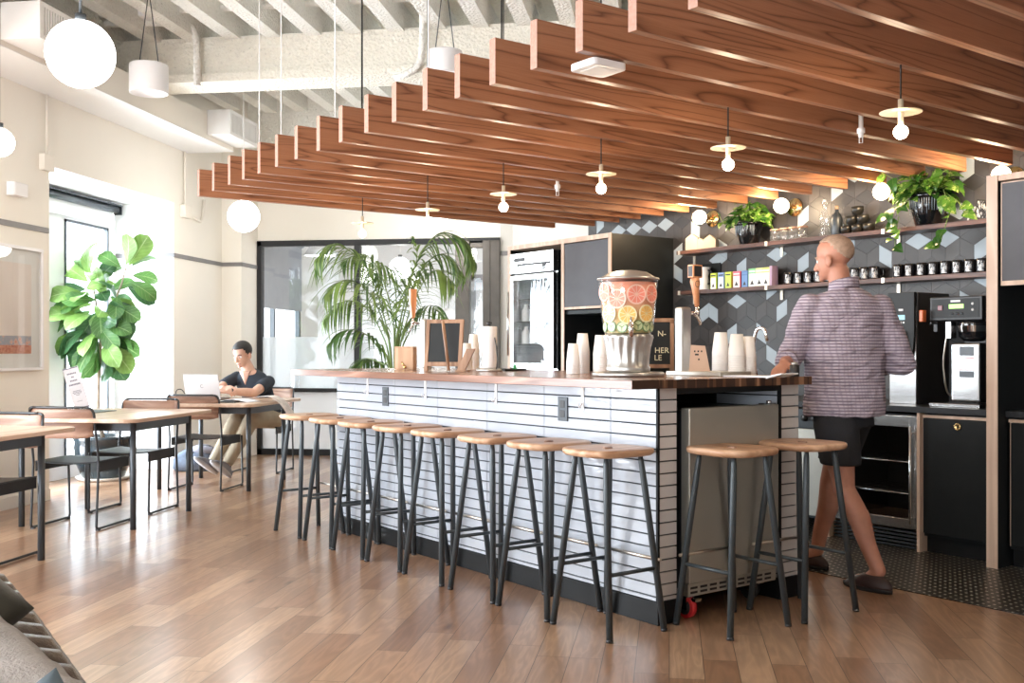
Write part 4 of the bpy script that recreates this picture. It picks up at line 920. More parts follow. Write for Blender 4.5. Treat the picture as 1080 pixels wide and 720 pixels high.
# stacked dark cups
M['gunmetal'] = plain('dark_glaze', (.022, .021, .018), .3, .3, var=.3)
cp = None
for i, (u, k_) in enumerate(((4.475, 0), (4.385, 0), (4.295, 0), (4.43, 1), (4.34, 1), (4.385, 2))):
    mb = MB().lathe([(0, 0), (.018, 0), (.034, .014), (.042, .036), (.043, .062), (.041, .062), (.040, .036), (.032, .018), (0, .012)], 24)
    o = obj('stacking_bowl', mb, M['gunmetal'], None, 0, bar(u, 6.205, SZ1+k_*.0625)) if cp is None else None
    if o is None: o = cp.copy(); C.objects.link(o); o.location = bar(u, 6.205, SZ1+k_*.0625)
    else: cp = o
    tag(o, 'small dark bowl in the stacked pyramid, %s' % ['bottom row left', 'bottom row middle', 'bottom row right', 'second row left', 'second row right', 'the topmost'][i], 'bowl', 'pyramid of dark bowls on the upper shelf')
o = obj('white_ornament', MB().tube([bar(0, 0, 0)*0+Vector((.0, .03*math.cos(a*1.0)+.004*a, .012+.028*a)) for a in [i*.28 for i in range(12)]], .0055, 8), M['white_plastic'], None, 0, bar(3.545, 6.2, SZ1-.006), PI/4); tag(o, 'small white curved ornament on the upper shelf near its right end', 'ornament')
o = thing('leaning_card', 'dark-edged printed card leaning against the tall cabinet on the upper shelf', 'card', bar(3.45, 6.14, SZ1), PI/4)
obj('card', MB().box(-.003, .003, -.05, .05, 0, .12, M=Matrix.Rotation(R(10), 4, 'X')), M['cord'], o); obj('print', MB().box(-.0036, -.003, -.042, .042, .01, .11, M=Matrix.Rotation(R(10), 4, 'X')), M['print'], o)

# ---------------------------------------------------------------- machines on the back worktop
WTZ = .8622
hw = thing('hot_water_tower', 'tall black and steel hot water dispenser on the back worktop', 'hot water dispenser', bar(3.765, 5.79, WTZ), PI/4)
obj('body', MB().box(.012, .36, -.095, .095, .0, .69), M['black_plastic'], hw, .006)
obj('steel_front', MB().box(-.002, .012, -.092, .092, .0, .60), M['steel'], hw, .003)
pts = [(-.092, .69), (.092, .69)]+[(.092*math.cos(a)*1.0, .45-.26*math.sin(a)) for a in [PI*i/16 for i in range(17)]]
cov = MB(); fp = [(y, z) for y, z in pts]; Mx = Matrix(((0, 0, 1, 0), (1, 0, 0, 0), (0, 1, 0, 0), (0, 0, 0, 1)))
cov.prism(fp, -.022, -.002, M=Mx); cf = obj('front_cover', cov, M['black_laminate'], hw, .003)
obj('display', MB().box(-.0235, -.022, -.028, .028, .52, .55), emis('blue_lcd', (.25, .5, .6), .8), cf); obj('button', MB().box(-.0245, -.022, -.026, -.014, .498, .508).box(-.0245, -.022, -.006, .006, .498, .508).box(-.0245, -.022, .014, .026, .498, .508), M['white_plastic'], cf)
obj('maker_name', MB().box(-.0232, -.022, -.016, .016, .575, .588), M['white_plastic'], cf)
obj('spout', MB().tube(fillet([(-.02, -.015, .44), (-.055, -.015, .44), (-.055, -.015, .36)], .012), .011, 10).tube([(-.055, -.015, .45), (-.055, -.015, .37)], .016, 12), M['chrome'], hw); obj('tap_lever', MB().box(-.075, -.022, .028, .062, .38, .455), M['lever'] if 'lever' in M else M.setdefault('lever', plain('dark_red_plastic', (.20, .03, .04), .3)), hw, .004)
obj('guard', MB().tube(fillet([(-.022, -.05, .40), (-.06, -.05, .36), (-.06, -.05, .32), (-.022, .0, .30)], .01), .003, 6).tube([(-.022, .055, .37), (-.06, .05, .31), (-.05, .02, .30)], .003, 6), M['chrome'], hw)
cbw = thing('coffee_brewer', 'black and steel coffee brewer at the right end of the back worktop', 'coffee machine', bar(3.33, 5.74, WTZ), PI/4)
obj('base_plate', MB().box(-.09, .36, -.14, .17, .0, .022), M['steel'], cbw, .003)
obj('drip_tray', MB().box(-.085, .10, -.135, .06, .022, .03), M['black_plastic'], cbw, .002)
obj('column', MB().box(.22, .36, -.12, .13, .022, .62), M['black_plastic'], cbw, .004)
hd = obj('brew_head', MB().box(-.06, .36, -.14, .185, .505, .645), M['black_plastic'], cbw, .006)
obj('control_panel', MB().box(-.063, -.06, -.125, .17, .52, .632), M['black_laminate'], hd); obj('display', MB().box(-.065, -.063, -.03, .06, .575, .60), emis('green_lcd', (.45, .8, .2), 1.3), hd)
obj('red_switch', MB().box(-.068, -.063, .10, .13, .565, .595), M['lever'], hd, .002)
for y, z in ((-.085, .60), (-.085, .565), (-.02, .545), (.01, .545), (.04, .545)): obj('button', MB().lathe([(0, .004), (.007, .003), (.008, 0)], 12, M=Matrix.Translation((-.063, y, z)) @ Matrix.Rotation(-PI/2, 4, 'Y')), M['white_plastic'] if z > .56 else M['grey_metal'], hd)
obj('maker_name', MB().box(-.0645, -.063, -.01, .05, .612, .624), M['white_plastic'], hd)
obj('filter_basket', MB().lathe([(0, .50), (.088, .50), (.092, .49), (.080, .41), (.055, .385), (.0, .38)], 32, c=(.03, -.04, 0)), M['black_gloss'], cbw)
obj('basket_band', MB().lathe([(.0905, .475), (.0845, .44)], 32, c=(.03, -.04, 0)), M['chrome'], cbw)
obj('steel_bracket', MB().box(-.06, .0, .05, .085, .40, .50), M['steel'], cbw, .003)
sv = obj('server', MB().box(-.055, .20, -.125, .055, .032, .375), M['steel'], cbw, .014, seg=3)
M['label_grey'] = plain('grey_label', (.18, .21, .24), .5); M['label_red'] = plain('red_label', (.55, .12, .09), .5)
obj('label', MB().box(-.0562, -.055, -.09, .0, .30, .355), M['label_grey'], sv); obj('label', MB().box(-.0562, -.055, -.092, .004, .285, .292).box(-.0562, -.055, -.092, .004, .215, .222), M['label_red'], sv); obj('label', MB().box(-.0562, -.055, -.09, .0, .175, .212), M['label_grey'], sv)
obj('hose', MB().tube(fillet([(-.02, .09, .50), (-.03, .10, .38), (-.02, .125, .26), (.0, .12, .12), (.06, .14, .07), (.16, .15, .04)], .06, 6), .006, 8), M['warm_metal'], cbw)
obj('faucet', MB().box(-.07, -.05, .13, .155, .44, .50).box(-.12, -.05, .137, .148, .485, .497), M['black_plastic'], cbw, .002); obj('tap_lever', MB().box(-.125, -.085, .16, .185, .50, .57, M=Matrix.Translation((0, .03, 0))), plain('orange_lever', (.75, .18, .05), .35), cbw, .004)
# ---------------------------------------------------------------- leaves
class LB(MB):
    def __init__(s): super().__init__(); s.uv = []
    def leaf(s, base, d, up, L, Wd, prof, bend=.3, fold=.25, nu=4, nv=8, m=0, wave=0, th=0):
        d = d.normalized(); side = d.cross(up)
        if side.length < 1e-4: side = Vector((1, 0, 0))
        side.normalize(); nrm = side.cross(d).normalized(); vs = []; fs = []; uv = []
        for j in range(nv+1):
            t = j/nv; a = bend*t
            c = base+d*(L*t*math.cos(a*.6))-nrm*(L*t*math.sin(a)*t)
            w_ = Wd*prof(t)
            for i in range(nu+1):
                q = i/nu*2-1
                vs.append(c+side*(q*w_/2)+nrm*(abs(q)*fold*w_/2+wave*math.sin(t*17+q*2)*abs(q)*w_)); uv.append((i/nu, t))
        for j in range(nv):
            for i in range(nu): a = j*(nu+1)+i; fs.append((a, a+1, a+nu+2, a+nu+1))
        s.add(vs, fs, m, True); s.uv += uv
    def mesh(s, name, mats):
        me = bpy.data.meshes.new(name); me.from_pydata(s.v, [], s.f)
        for x in mats: me.materials.append(x)
        l = me.uv_layers.new(name='UVMap')
        for p, k in zip(me.polygons, s.m): p.material_index = k; p.use_smooth = True
        for lp_ in me.loops: l.data[lp_.index].uv = s.uv[lp_.vertex_index]
        return me
def leaf_mat(name, col, vein, nveins=7, gloss=.35, patch=None, trans=.28):
    t = NT(name); tc = t.n.new('ShaderNodeTexCoord'); sp = t.n.new('ShaderNodeSeparateXYZ'); t.l.new(tc.outputs['UV'], sp.inputs[0])
    du_ = t.math('ABSOLUTE', t.math('SUBTRACT', sp.outputs[0], .5))
    mid = t.math('LESS_THAN', du_, .025)
    f = t.math('FRACT', t.math('MULTIPLY', t.math('SUBTRACT', sp.outputs[1], t.math('MULTIPLY', du_, .55)), nveins))
    sv_ = t.math('LESS_THAN', f, .09); vv_ = t.math('MAXIMUM', mid, t.math('MULTIPLY', sv_, .6))
    n = t.noise(tc.outputs['Object'], 6, 2)
    base = t.ramp(n, [(.35, tuple(x*.75 for x in col)), (.65, tuple(min(1, x*1.25) for x in col))])
    if patch: base = t.mix(t.math('GREATER_THAN', t.noise(tc.outputs['Object'], 30, 3), .58), base, (*patch, 1))
    c = t.mix(t.math('MULTIPLY', vv_, .6), base, (*vein, 1))
    o = t.n['Material Output']; tr = t.n.new('ShaderNodeBsdfTranslucent'); t.l.new(c, tr.inputs[0])
    t.out(c, gloss); mx = t.n.new('ShaderNodeMixShader'); mx.inputs[0].default_value = trans
    t.l.new(t.b.outputs[0], mx.inputs[1]); t.l.new(tr.outputs[0], mx.inputs[2]); t.l.new(mx.outputs[0], o.inputs[0])
    return t.mat
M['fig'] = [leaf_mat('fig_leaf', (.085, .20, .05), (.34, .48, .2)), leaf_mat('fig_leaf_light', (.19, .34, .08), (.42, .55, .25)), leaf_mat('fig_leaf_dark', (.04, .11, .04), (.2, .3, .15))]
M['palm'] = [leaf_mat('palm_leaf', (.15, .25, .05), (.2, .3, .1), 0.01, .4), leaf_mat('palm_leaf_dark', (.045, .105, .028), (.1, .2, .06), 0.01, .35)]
M['pothos'] = [leaf_mat('pothos_leaf', (.10, .24, .03), (.25, .4, .1), 5, .25, (.38, .50, .14)), leaf_mat('pothos_leaf_dark', (.035, .12, .02), (.1, .2, .05), 5, .25)]
M['stem'] = plain('plant_stem', (.16, .24, .07), .6); M['trunk'] = plain('fig_trunk', (.42, .34, .27), .8, var=.2, sc=20)
M['soil'] = plain('soil', (.03, .022, .016), .95, var=.4, sc=40)
M['pot_blue'] = plain('blue_grey_glaze', (.018, .03, .038), .15, var=.5, sc=5, Coat_Weight=.4)

# fiddle-leaf fig in the window recess
fx, fy = -5.20, 9.02
fg = thing('fiddle_leaf_fig', 'tall fiddle-leaf fig in a dark glazed pot in the window recess', 'potted plant', (fx, fy, 0))
obj('saucer', MB().lathe([(0, 0), (.22, 0), (.25, .03), (.24, .03), (.2, .012), (0, .012)], 32), M['wall'], fg)
obj('pot', MB().lathe([(0, .013), (.16, .013), (.19, .03), (.245, .16), (.262, .30), (.258, .36), (.268, .375), (.268, .405), (.25, .405), (.24, .36), (0, .35)], 40), M['pot_blue'], fg)
obj('soil', MB().lathe([(0, .372), (.24, .37)], 24), M['soil'], fg)
def loc_(px, py, dz=0): # point at the fig's depth, local
    p = at_depth(px, py, 9.68+dz); return p-Vector((fx, fy, 0))
tr_ = MB(); tr_.tube([(0, 0, .36), loc_(103, 440), loc_(104, 400), loc_(106, 360), loc_(103, 330), loc_(98, 300)], [.02, .018, .017, .014, .011, .008], 10)
tr_.tube([loc_(106, 355), loc_(118, 325, -.05), loc_(128, 300), loc_(133, 282)], [.011, .009, .008, .006], 8); tr_.tube([loc_(105, 365), loc_(92, 345, .1), loc_(80, 325, .15)], [.01, .008, .006], 8)
tr_.tube([loc_(104, 375), loc_(112, 350, .2), loc_(120, 340, .3)], [.01, .008, .006], 8)
obj('trunk', tr_, M['trunk'], fg)
fprof = lambda t: (math.sin(PI*min(1, t**1.35*.98+.02))**.55)*(.55+.55*t) if 0 < t < 1 else .04
random.seed(11); lb = LB()
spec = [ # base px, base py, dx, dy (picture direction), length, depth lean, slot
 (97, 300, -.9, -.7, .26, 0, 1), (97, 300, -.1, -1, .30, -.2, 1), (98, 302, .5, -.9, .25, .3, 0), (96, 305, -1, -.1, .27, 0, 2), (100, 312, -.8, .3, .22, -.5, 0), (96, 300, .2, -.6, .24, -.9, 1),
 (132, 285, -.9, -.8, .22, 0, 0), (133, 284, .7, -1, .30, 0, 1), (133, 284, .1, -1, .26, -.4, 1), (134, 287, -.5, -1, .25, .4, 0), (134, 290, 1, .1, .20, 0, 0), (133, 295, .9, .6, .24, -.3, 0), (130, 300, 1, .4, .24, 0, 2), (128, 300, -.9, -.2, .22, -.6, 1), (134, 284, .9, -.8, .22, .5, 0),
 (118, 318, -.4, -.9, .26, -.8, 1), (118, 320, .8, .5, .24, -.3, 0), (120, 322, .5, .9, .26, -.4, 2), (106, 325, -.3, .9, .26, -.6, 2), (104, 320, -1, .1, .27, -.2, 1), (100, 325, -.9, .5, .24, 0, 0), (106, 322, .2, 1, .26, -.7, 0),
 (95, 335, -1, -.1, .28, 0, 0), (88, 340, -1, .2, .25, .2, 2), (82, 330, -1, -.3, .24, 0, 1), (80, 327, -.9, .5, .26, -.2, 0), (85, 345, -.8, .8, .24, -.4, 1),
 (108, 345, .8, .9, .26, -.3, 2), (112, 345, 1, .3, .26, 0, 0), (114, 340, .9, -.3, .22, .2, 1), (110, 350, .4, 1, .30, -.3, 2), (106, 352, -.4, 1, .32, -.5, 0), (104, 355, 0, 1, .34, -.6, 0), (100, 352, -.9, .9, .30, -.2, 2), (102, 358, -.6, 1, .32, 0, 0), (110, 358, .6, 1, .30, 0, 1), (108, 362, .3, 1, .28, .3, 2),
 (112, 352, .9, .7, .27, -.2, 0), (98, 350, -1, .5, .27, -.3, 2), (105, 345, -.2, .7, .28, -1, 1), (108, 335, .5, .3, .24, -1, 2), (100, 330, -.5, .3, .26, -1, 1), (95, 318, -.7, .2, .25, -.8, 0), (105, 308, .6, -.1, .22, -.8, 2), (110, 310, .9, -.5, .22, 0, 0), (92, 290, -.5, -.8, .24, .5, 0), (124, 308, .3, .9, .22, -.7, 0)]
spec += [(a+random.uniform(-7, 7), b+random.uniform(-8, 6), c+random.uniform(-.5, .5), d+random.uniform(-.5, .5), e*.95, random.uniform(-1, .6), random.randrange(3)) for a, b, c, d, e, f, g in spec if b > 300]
for px, py, dx, dy, L, dp, sl_ in spec:
    L *= 1.12
    b = loc_(px, py, random.uniform(-.08, .08)); d = Vector((cY*dx-sY*(-dp)*-1*0+(-sY)*dp, sY*dx+cY*dp, -dy)); d = Vector((cY*dx-sY*dp, sY*dx+cY*dp, -dy))
    d += Vector((random.uniform(-.15, .15),)*3)
    up = Vector((random.uniform(-.5, .5), -1.0, .55)) if random.random() < .8 else Vector((.3, .5, .8))
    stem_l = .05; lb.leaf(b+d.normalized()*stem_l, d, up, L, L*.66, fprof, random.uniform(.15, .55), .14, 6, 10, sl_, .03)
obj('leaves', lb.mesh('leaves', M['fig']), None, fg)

# kentia palm behind the far end of the bar
pz = 8.75; pb = on_z(415, 370+1.19*1100/pz); 
pm = thing('palm', 'large palm with arching fronds behind the far end of the bar', 'potted plant', (pb.x, pb.y, 0))
obj('pot', MB().lathe([(0, 0), (.14, 0), (.16, .02), (.20, .34), (.21, .36), (.19, .36), (.18, .32), (0, .31)], 32), M['black_gloss'], pm); obj('soil', MB().lathe([(0, .325), (.18, .325)], 20), M['soil'], pm)
def pl(px, py, dz=0): return at_depth(px, py, pz+dz)-Vector((pb.x, pb.y, 0))
lb = LB(); st = MB(); random.seed(6)
lprof = lambda t: max(.03, math.sin(PI*(t*.9+.08))**.8)
def frond(cps, L0, n=30, dark=0, sp=1.0):
    n = int(n*.9)
    cps = [Vector(p) for p in cps]; pts = []
    k = len(cps)-1
    def cr(t):
        x = t*k; i = min(int(x), k-1); f = x-i; p0 = cps[max(i-1, 0)]; p1 = cps[i]; p2 = cps[i+1]; p3 = cps[min(i+2, k)]
        return .5*((2*p1)+(p2-p0)*f+(2*p0-5*p1+4*p2-p3)*f*f+(3*p1-p0-3*p2+p3)*f**3)
    pts = [cr(i/24) for i in range(25)]
    st.tube(pts, [.009*(1-i/24*.8) for i in range(25)], 6)
    for i in range(n):
        t = .40+.60*i/(n-1); p = cr(t); tan = (cr(min(1, t+.01))-cr(t-.01)).normalized()
        side = tan.cross(Vector((0, 0, 1))); side = side.normalized() if side.length > .1 else Vector((1, 0, 0))
        e_ = math.sin(PI*((t-.36)/.64*.82+.14))**.7; L = L0*e_
        for s_ in (-1, 1):
            d = (side*s_*random.uniform(.8, 1.1)+tan*(.95+.6*(t-.4)+random.uniform(-.2, .2))+Vector((0, 0, -.15+random.uniform(-.3, .15)))*sp).normalized()
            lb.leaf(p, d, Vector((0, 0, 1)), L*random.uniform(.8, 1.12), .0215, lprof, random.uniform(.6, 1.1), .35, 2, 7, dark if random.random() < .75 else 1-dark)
B0 = (0, 0, .33)
frond([B0, pl(412, 380), pl(404, 330), pl(385, 280, -.1), pl(355, 258, -.2), pl(335, 272, -.25)], .40, 30)
frond([B0, pl(413, 380), pl(406, 345, -.1), pl(390, 310, -.35), pl(365, 295, -.5), pl(345, 310, -.6)], .38, 28)
frond([B0, pl(418, 380), pl(424, 330), pl(438, 280), pl(460, 248, .05), pl(484, 250, .1), pl(500, 275, .1)], .40, 34)
frond([B0, pl(420, 380), pl(430, 335, -.2), pl(445, 300, -.4), pl(462, 285, -.5), pl(478, 300, -.6)], .34, 26)
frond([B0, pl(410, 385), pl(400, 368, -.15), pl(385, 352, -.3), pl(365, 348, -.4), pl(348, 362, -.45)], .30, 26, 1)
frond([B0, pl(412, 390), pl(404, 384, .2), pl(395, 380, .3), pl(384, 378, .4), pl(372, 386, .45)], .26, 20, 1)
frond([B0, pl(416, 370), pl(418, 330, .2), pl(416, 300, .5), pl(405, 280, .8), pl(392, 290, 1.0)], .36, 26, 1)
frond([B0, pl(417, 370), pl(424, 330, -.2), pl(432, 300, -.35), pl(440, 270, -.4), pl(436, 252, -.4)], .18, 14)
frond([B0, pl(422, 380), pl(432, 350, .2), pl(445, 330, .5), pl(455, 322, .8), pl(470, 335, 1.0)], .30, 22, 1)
frond([B0, pl(411, 385), pl(402, 350, .2), pl(384, 322, .35), pl(362, 318, .5), pl(343, 336, .55)], .36, 26)
frond([B0, pl(416, 380), pl(414, 335), pl(402, 290, .1), pl(384, 268, .2), pl(362, 276, .3)], .38, 26)
frond([B0, pl(419, 380), pl(428, 325, .1), pl(446, 282, .2), pl(468, 268, .3), pl(488, 290, .35)], .34, 26)
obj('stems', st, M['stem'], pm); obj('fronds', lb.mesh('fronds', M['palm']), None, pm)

# trailing plants on the upper shelf
hprof = lambda t: max(.02, (math.sin(PI*(t**.62))**.75))
def pothos(px, v, potr, poth, leaves, vines, lab, seed, L=.085):
    u = on_v(px, 250, v)[0]; base = bar(u, v, SZ1); t_ = thing('trailing_plant', lab, 'potted plant', base, PI/4, 'trailing plants on the upper shelf')
    obj('pot', MB().lathe([(0, 0), (potr*.66, 0), (potr*.72, .008), (potr*.98, poth*.62), (potr, poth*.88), (potr*1.06, poth*.90), (potr*1.06, poth), (potr*.96, poth), (potr*.9, poth*.85), (0, poth*.82)], 36), M['black_gloss'], t_)
    obj('soil', MB().lathe([(0, poth*.86), (potr*.9, poth*.86)], 20), M['soil'], t_)
    dm = MB(); random.seed(seed)
    for i in range(16):   # pale drips of the glaze
        a = PI+R(-60+8*i)+random.uniform(-.04, .04); r0 = potr*1.0; l_ = poth*random.uniform(.2, .5)
        dm.tube([(r0*1.002*math.cos(a), r0*1.002*math.sin(a), poth*.84), ((r0*.975)*math.cos(a), (r0*.975)*math.sin(a), poth*.84-l_)], [.0035, .0015], 6)
    obj('glaze_drips', dm, M['drip'], t_)
    lb = LB(); vm = MB()
    inv = Matrix.Rotation(-PI/4, 3, 'Z')
    for i in range(leaves):
        a = random.uniform(0, 2*PI); rr = potr*random.uniform(.3, 1.6); z = poth+random.uniform(.0, .16)*(1.15-rr/potr/2)+.01
        if rr > potr*1.1: z -= random.uniform(0, .05)
        p = Vector((rr*.75*math.cos(a), rr*math.sin(a), z)); vm.tube([(p.x*.2, p.y*.2, poth*.85), p*.6+Vector((0, 0, z*.4)), p], .002, 5)
        d = Vector((math.cos(a), math.sin(a), random.uniform(-.6, .5))); lb.leaf(p, d, Vector((random.uniform(-.9, .1), random.uniform(-.4, .4), 1)), L*random.uniform(.75, 1.2), L*.72, hprof, .5, .2, 4, 7, 0 if random.random() < .65 else 1, .02)
    for pts in vines:
        w_ = [inv @ (Vector((*bar(on_v(x, y, vv_)[0], vv_), 0))[:2] and (bar(on_v(x, y, vv_)[0], vv_, on_v(x, y, vv_)[1])-base)) for x, y, vv_ in pts]
        vm.tube(fillet(w_, .03), .003, 6)
        for k_ in range(len(w_)-1):
            for f in (.25, .75):
                p = w_[k_].lerp(w_[k_+1], f); d = Vector((-.5, random.uniform(-1, 1), random.uniform(-.9, .1)))
                lb.leaf(p, d, Vector((-.9, 0, .5)), L*random.uniform(.8, 1.25), L*.75, hprof, .4, .2, 4, 7, 0 if random.random() < .75 else 1, .02)
    obj('stems', vm, M['stem'], t_); obj('leaves', lb.mesh('leaves', M['pothos']), None, t_)
M['drip'] = plain('pale_glaze_drip', (.32, .38, .44), .2)
pothos(790, 6.17, .100, .165, 130, [[(775, 232, 6.15), (764, 238, 6.08), (757, 224, 6.05)], [(800, 230, 6.12), (812, 226, 6.08)]], 'bushy green plant in a black glazed pot on the left of the upper shelf', 3, .075)
pothos(979, 6.17, .112, .20, 120, [[(970, 205, 6.12), (950, 215, 6.04), (935, 222, 6.02), (938, 245, 6.02)], [(960, 205, 6.1), (945, 190, 6.05), (930, 182, 6.02)], [(995, 200, 6.08), (1002, 222, 6.02), (994, 248, 6.0), (990, 262, 6.0)], [(1000, 205, 6.08), (1012, 214, 6.04), (1018, 226, 6.02)], [(948, 228, 6.03), (944, 250, 6.01), (944, 262, 6.01)], [(990, 195, 6.1), (993, 182, 6.08), (1000, 178, 6.06)]], 'trailing green plant in a black glazed pot on the right of the upper shelf', 8, .095)

# ---------------------------------------------------------------- things on the bar
def on_bar(px, v, dz=0): return bar(on_v(px, 395, v)[0], v, CT+dz)
M['lemonade'] = None
t = NT('fruit_water'); tc = t.n.new('ShaderNodeTexCoord'); sp = t.n.new('ShaderNodeSeparateXYZ'); t.l.new(tc.outputs['Object'], sp.inputs[0])
c = t.ramp(t.math('DIVIDE', t.math('SUBTRACT', sp.outputs[2], .20), .27), [(0, (.60, .52, .24)), (.32, (.80, .55, .24)), (.55, (.86, .40, .24)), (1, (.88, .33, .24))])
M['lemonade'] = t.out(c, .15, 0, Coat_Weight=.3)
M['acrylic'] = glass('clear_acrylic', (.97, .97, .96))
ds = thing('drink_dispenser', 'large clear drink dispenser full of fruit water on a ribbed steel stand', 'drink dispenser', on_bar(662.5, 3.40), PI/4)
obj('tray', MB().lathe([(0, 0), (.165, 0), (.172, .004), (.172, .016), (.165, .022), (.155, .018), (.150, .012), (0, .012)], 48), M['steel_s'] if 'steel_s' in M else M.setdefault('steel_s', plain('polished_steel', (.55, .54, .52), .36, .9, var=.03)), ds)
n = 96; rg = []
for r, z in ((.100, .020), (.104, .026), (.104, .045), (.100, .050), (.096, .08), (.104, .14), (.116, .185), (.118, .196), (.104, .202), (.10, .203)):
    amp = .0045 if .05 < z < .19 else 0; rg.append([((r+amp*math.cos(q*16))*math.cos(q), (r+amp*math.cos(q*16))*math.sin(q), z) for q in [2*PI*j/n for j in range(n)]])
obj('ribbed_stand', MB().loft(rg), M['steel_s'], ds)
jarp = [(.0, .200), (.104, .200), (.112, .215), (.124, .30), (.132, .40), (.136, .455)]
obj('jar', MB().lathe([(0, .203), (.108, .203), (.116, .215), (.128, .30), (.136, .40), (.140, .462), (.142, .468), (.138, .470)], 48), M['acrylic'], ds)
obj('fruit_water', MB().lathe([(0, .206), (.103, .206), (.111, .218), (.123, .30), (.131, .40), (.1335, .445), (0, .446)], 48), M['lemonade'], ds)
obj('lid', MB().lathe([(.0, .505), (.045, .504), (.09, .496), (.125, .474), (.147, .467), (.149, .461), (.143, .459), (0, .459)], 48), M['steel_s'], ds)
def slice_mat(name, flesh, rind, pith, segs):
    t = NT(name); tc = t.n.new('ShaderNodeTexCoord'); sp = t.n.new('ShaderNodeSeparateXYZ'); t.l.new(tc.outputs['UV'], sp.inputs[0]); return t.out(flesh, .3)
fruit = {'grapefruit': ((.90, .30, .22), (.96, .62, .50)), 'orange': ((.95, .58, .16), (.97, .84, .52)), 'cucumber': ((.62, .70, .40), (.16, .30, .12))}
fm_ = {k_: (plain(k_+'_flesh', a, .3, var=.08), plain(k_+'_rim', b, .35)) for k_, (a, b) in fruit.items()}
random.seed(3)
def fslice(kind, ang, z, r, lab):
    R0 = .124+(z-.3)*.09+.004
    R0 = {True: .1235+(z-.30)*.08, False: .1125+(z-.22)*.14}[z > .30]+.0035
    a = PI+ang; Mx = Matrix.Translation((R0*math.cos(a), R0*math.sin(a), z)) @ Matrix.Rotation(a, 4, 'Z') @ Matrix.Rotation(PI/2, 4, 'Y')
    sl = MB(); rim = []; n = 28
    sl.lathe([(0, -.004), (r, -.004), (r, 0), (0, .0)], n, M=Mx, m=1, flat=True)
    seg = 10 if kind != 'cucumber' else 3
    k_ = 0
    for i in range(seg):
        a0 = 2*PI*i/seg+.05; a1 = 2*PI*(i+1)/seg-.05; ri, ro = (.12*r, .84*r)
        pts = [(ri*math.cos((a0+a1)/2), ri*math.sin((a0+a1)/2))]+[(ro*math.cos(a0+(a1-a0)*q/4), ro*math.sin(a0+(a1-a0)*q/4)) for q in range(5)]
        sl.prism(pts, 0, .0012, M=Mx)
    o = obj('%s_slice' % kind, sl, list(fm_[kind]), None); o.matrix_world = Matrix.Translation(ds.location) @ Matrix.Rotation(PI/4, 4, 'Z')
    return o
gl = 'fruit slices pressed to the dispenser wall'
va = R(46)   # angle of the side that faces the viewer in the stand's own frame
for kind, lst in (('grapefruit', [(R(-56), .40, .046), (R(-22), .365, .046), (R(18), .385, .047), (R(56), .39, .044)]), ('orange', [(R(-44), .297, .043), (R(0), .290, .044), (R(43), .297, .042)]), ('cucumber', [(R(-66), .236, .025), (R(-40), .236, .026), (R(-13), .233, .026), (R(24), .240, .026), (R(47), .236, .025), (R(70), .236, .025)])):
    for i, (a_, z_, r_) in enumerate(lst):
        wrd = ['first', 'second', 'third', 'fourth', 'fifth', 'sixth']
        srt = sorted(range(len(lst)), key=lambda q: lst[q][0]).index(i)
        o = fslice(kind, a_+va, z_, r_, ''); o.name = kind+'_slice'
        tag(o, {'grapefruit': 'pink grapefruit slice in the top layer of the dispenser, %s from the left', 'orange': 'orange slice in the middle layer of the dispenser, %s from the left', 'cucumber': 'cucumber slice in the bottom layer of the dispenser, %s from the left'}[kind] % wrd[srt], 'fruit slice', kind+' slices in the dispenser')
tp_ = thing('x', '', '') if False else None
sp_ = obj('spigot', MB().tube([(0, 0, 0), (.045, 0, 0)], .012, 14).tube([(.045, 0, -.042), (.045, 0, .026)], [.009, .014], 14).tube([(.045, 0, .026), (.045, 0, .038)], .007, 10).box(.041, .049, -.004, .004, .034, .052), M['chrome'], ds)
sp_.location = (.114*math.cos(PI+va+R(6)), .114*math.sin(PI+va+R(6)), .228); sp_.rotation_euler.z = PI+va+R(6)

# paper cups, stacked mouth down
M['cup'] = plain('white_paper_cup', (.86, .83, .80), .5, var=.015)
def cup_stack(px, v, n, r=.040, lab='', grp='stacks of white paper cups on the bar', tall=.105, step=.011):
    prof = [(0, 0)]
    o0 = None
    for i in range(n):
        if o0 is None:
            mb = MB().lathe([(r*.96, 0), (r, .0), (r*1.0, .004), (r*.70, tall), (r*.66, tall), (r*.64, tall-.004), (0, tall-.004)], 28); o = obj('paper_cup', mb, M['cup']); o0 = o
        else: o = o0.copy(); C.objects.link(o)
        w_ = lab.split('cup in ')[1]; o.location = on_bar(px, v, .0005+i*step)
        tag(o, ('topmost white paper cup of ' if i == n-1 else 'lowest white paper cup of ' if i == 0 else 'middle white paper cup of ')+w_, 'paper cup', 'paper cups, '+w_)
cup_stack(604.5, 3.50, 6, .036, 'white paper cup in the shortest stack left of the dispenser'); cup_stack(614.5, 3.62, 12, .038, 'white paper cup in the tall stack left of the dispenser', step=.010)
cup_stack(634, 3.62, 10, .043, 'white paper cup in the stack half behind the dispenser', step=.011)
cup_stack(760, 3.98, 11, .043, 'white paper cup in the stack right of the kraft card'); cup_stack(777, 3.93, 10, .042, 'white paper cup in the second stack right of the kraft card'); cup_stack(789, 4.0, 9, .040, 'white paper cup in the rightmost stack, by the faucet')
cup_stack(492, 3.72, 7, .040, 'white paper cup in the low stack behind the plywood wedge'); cup_stack(499.5, 3.86, 13, .038, 'white paper cup in the tall stack left of the paper towels', step=.0105)

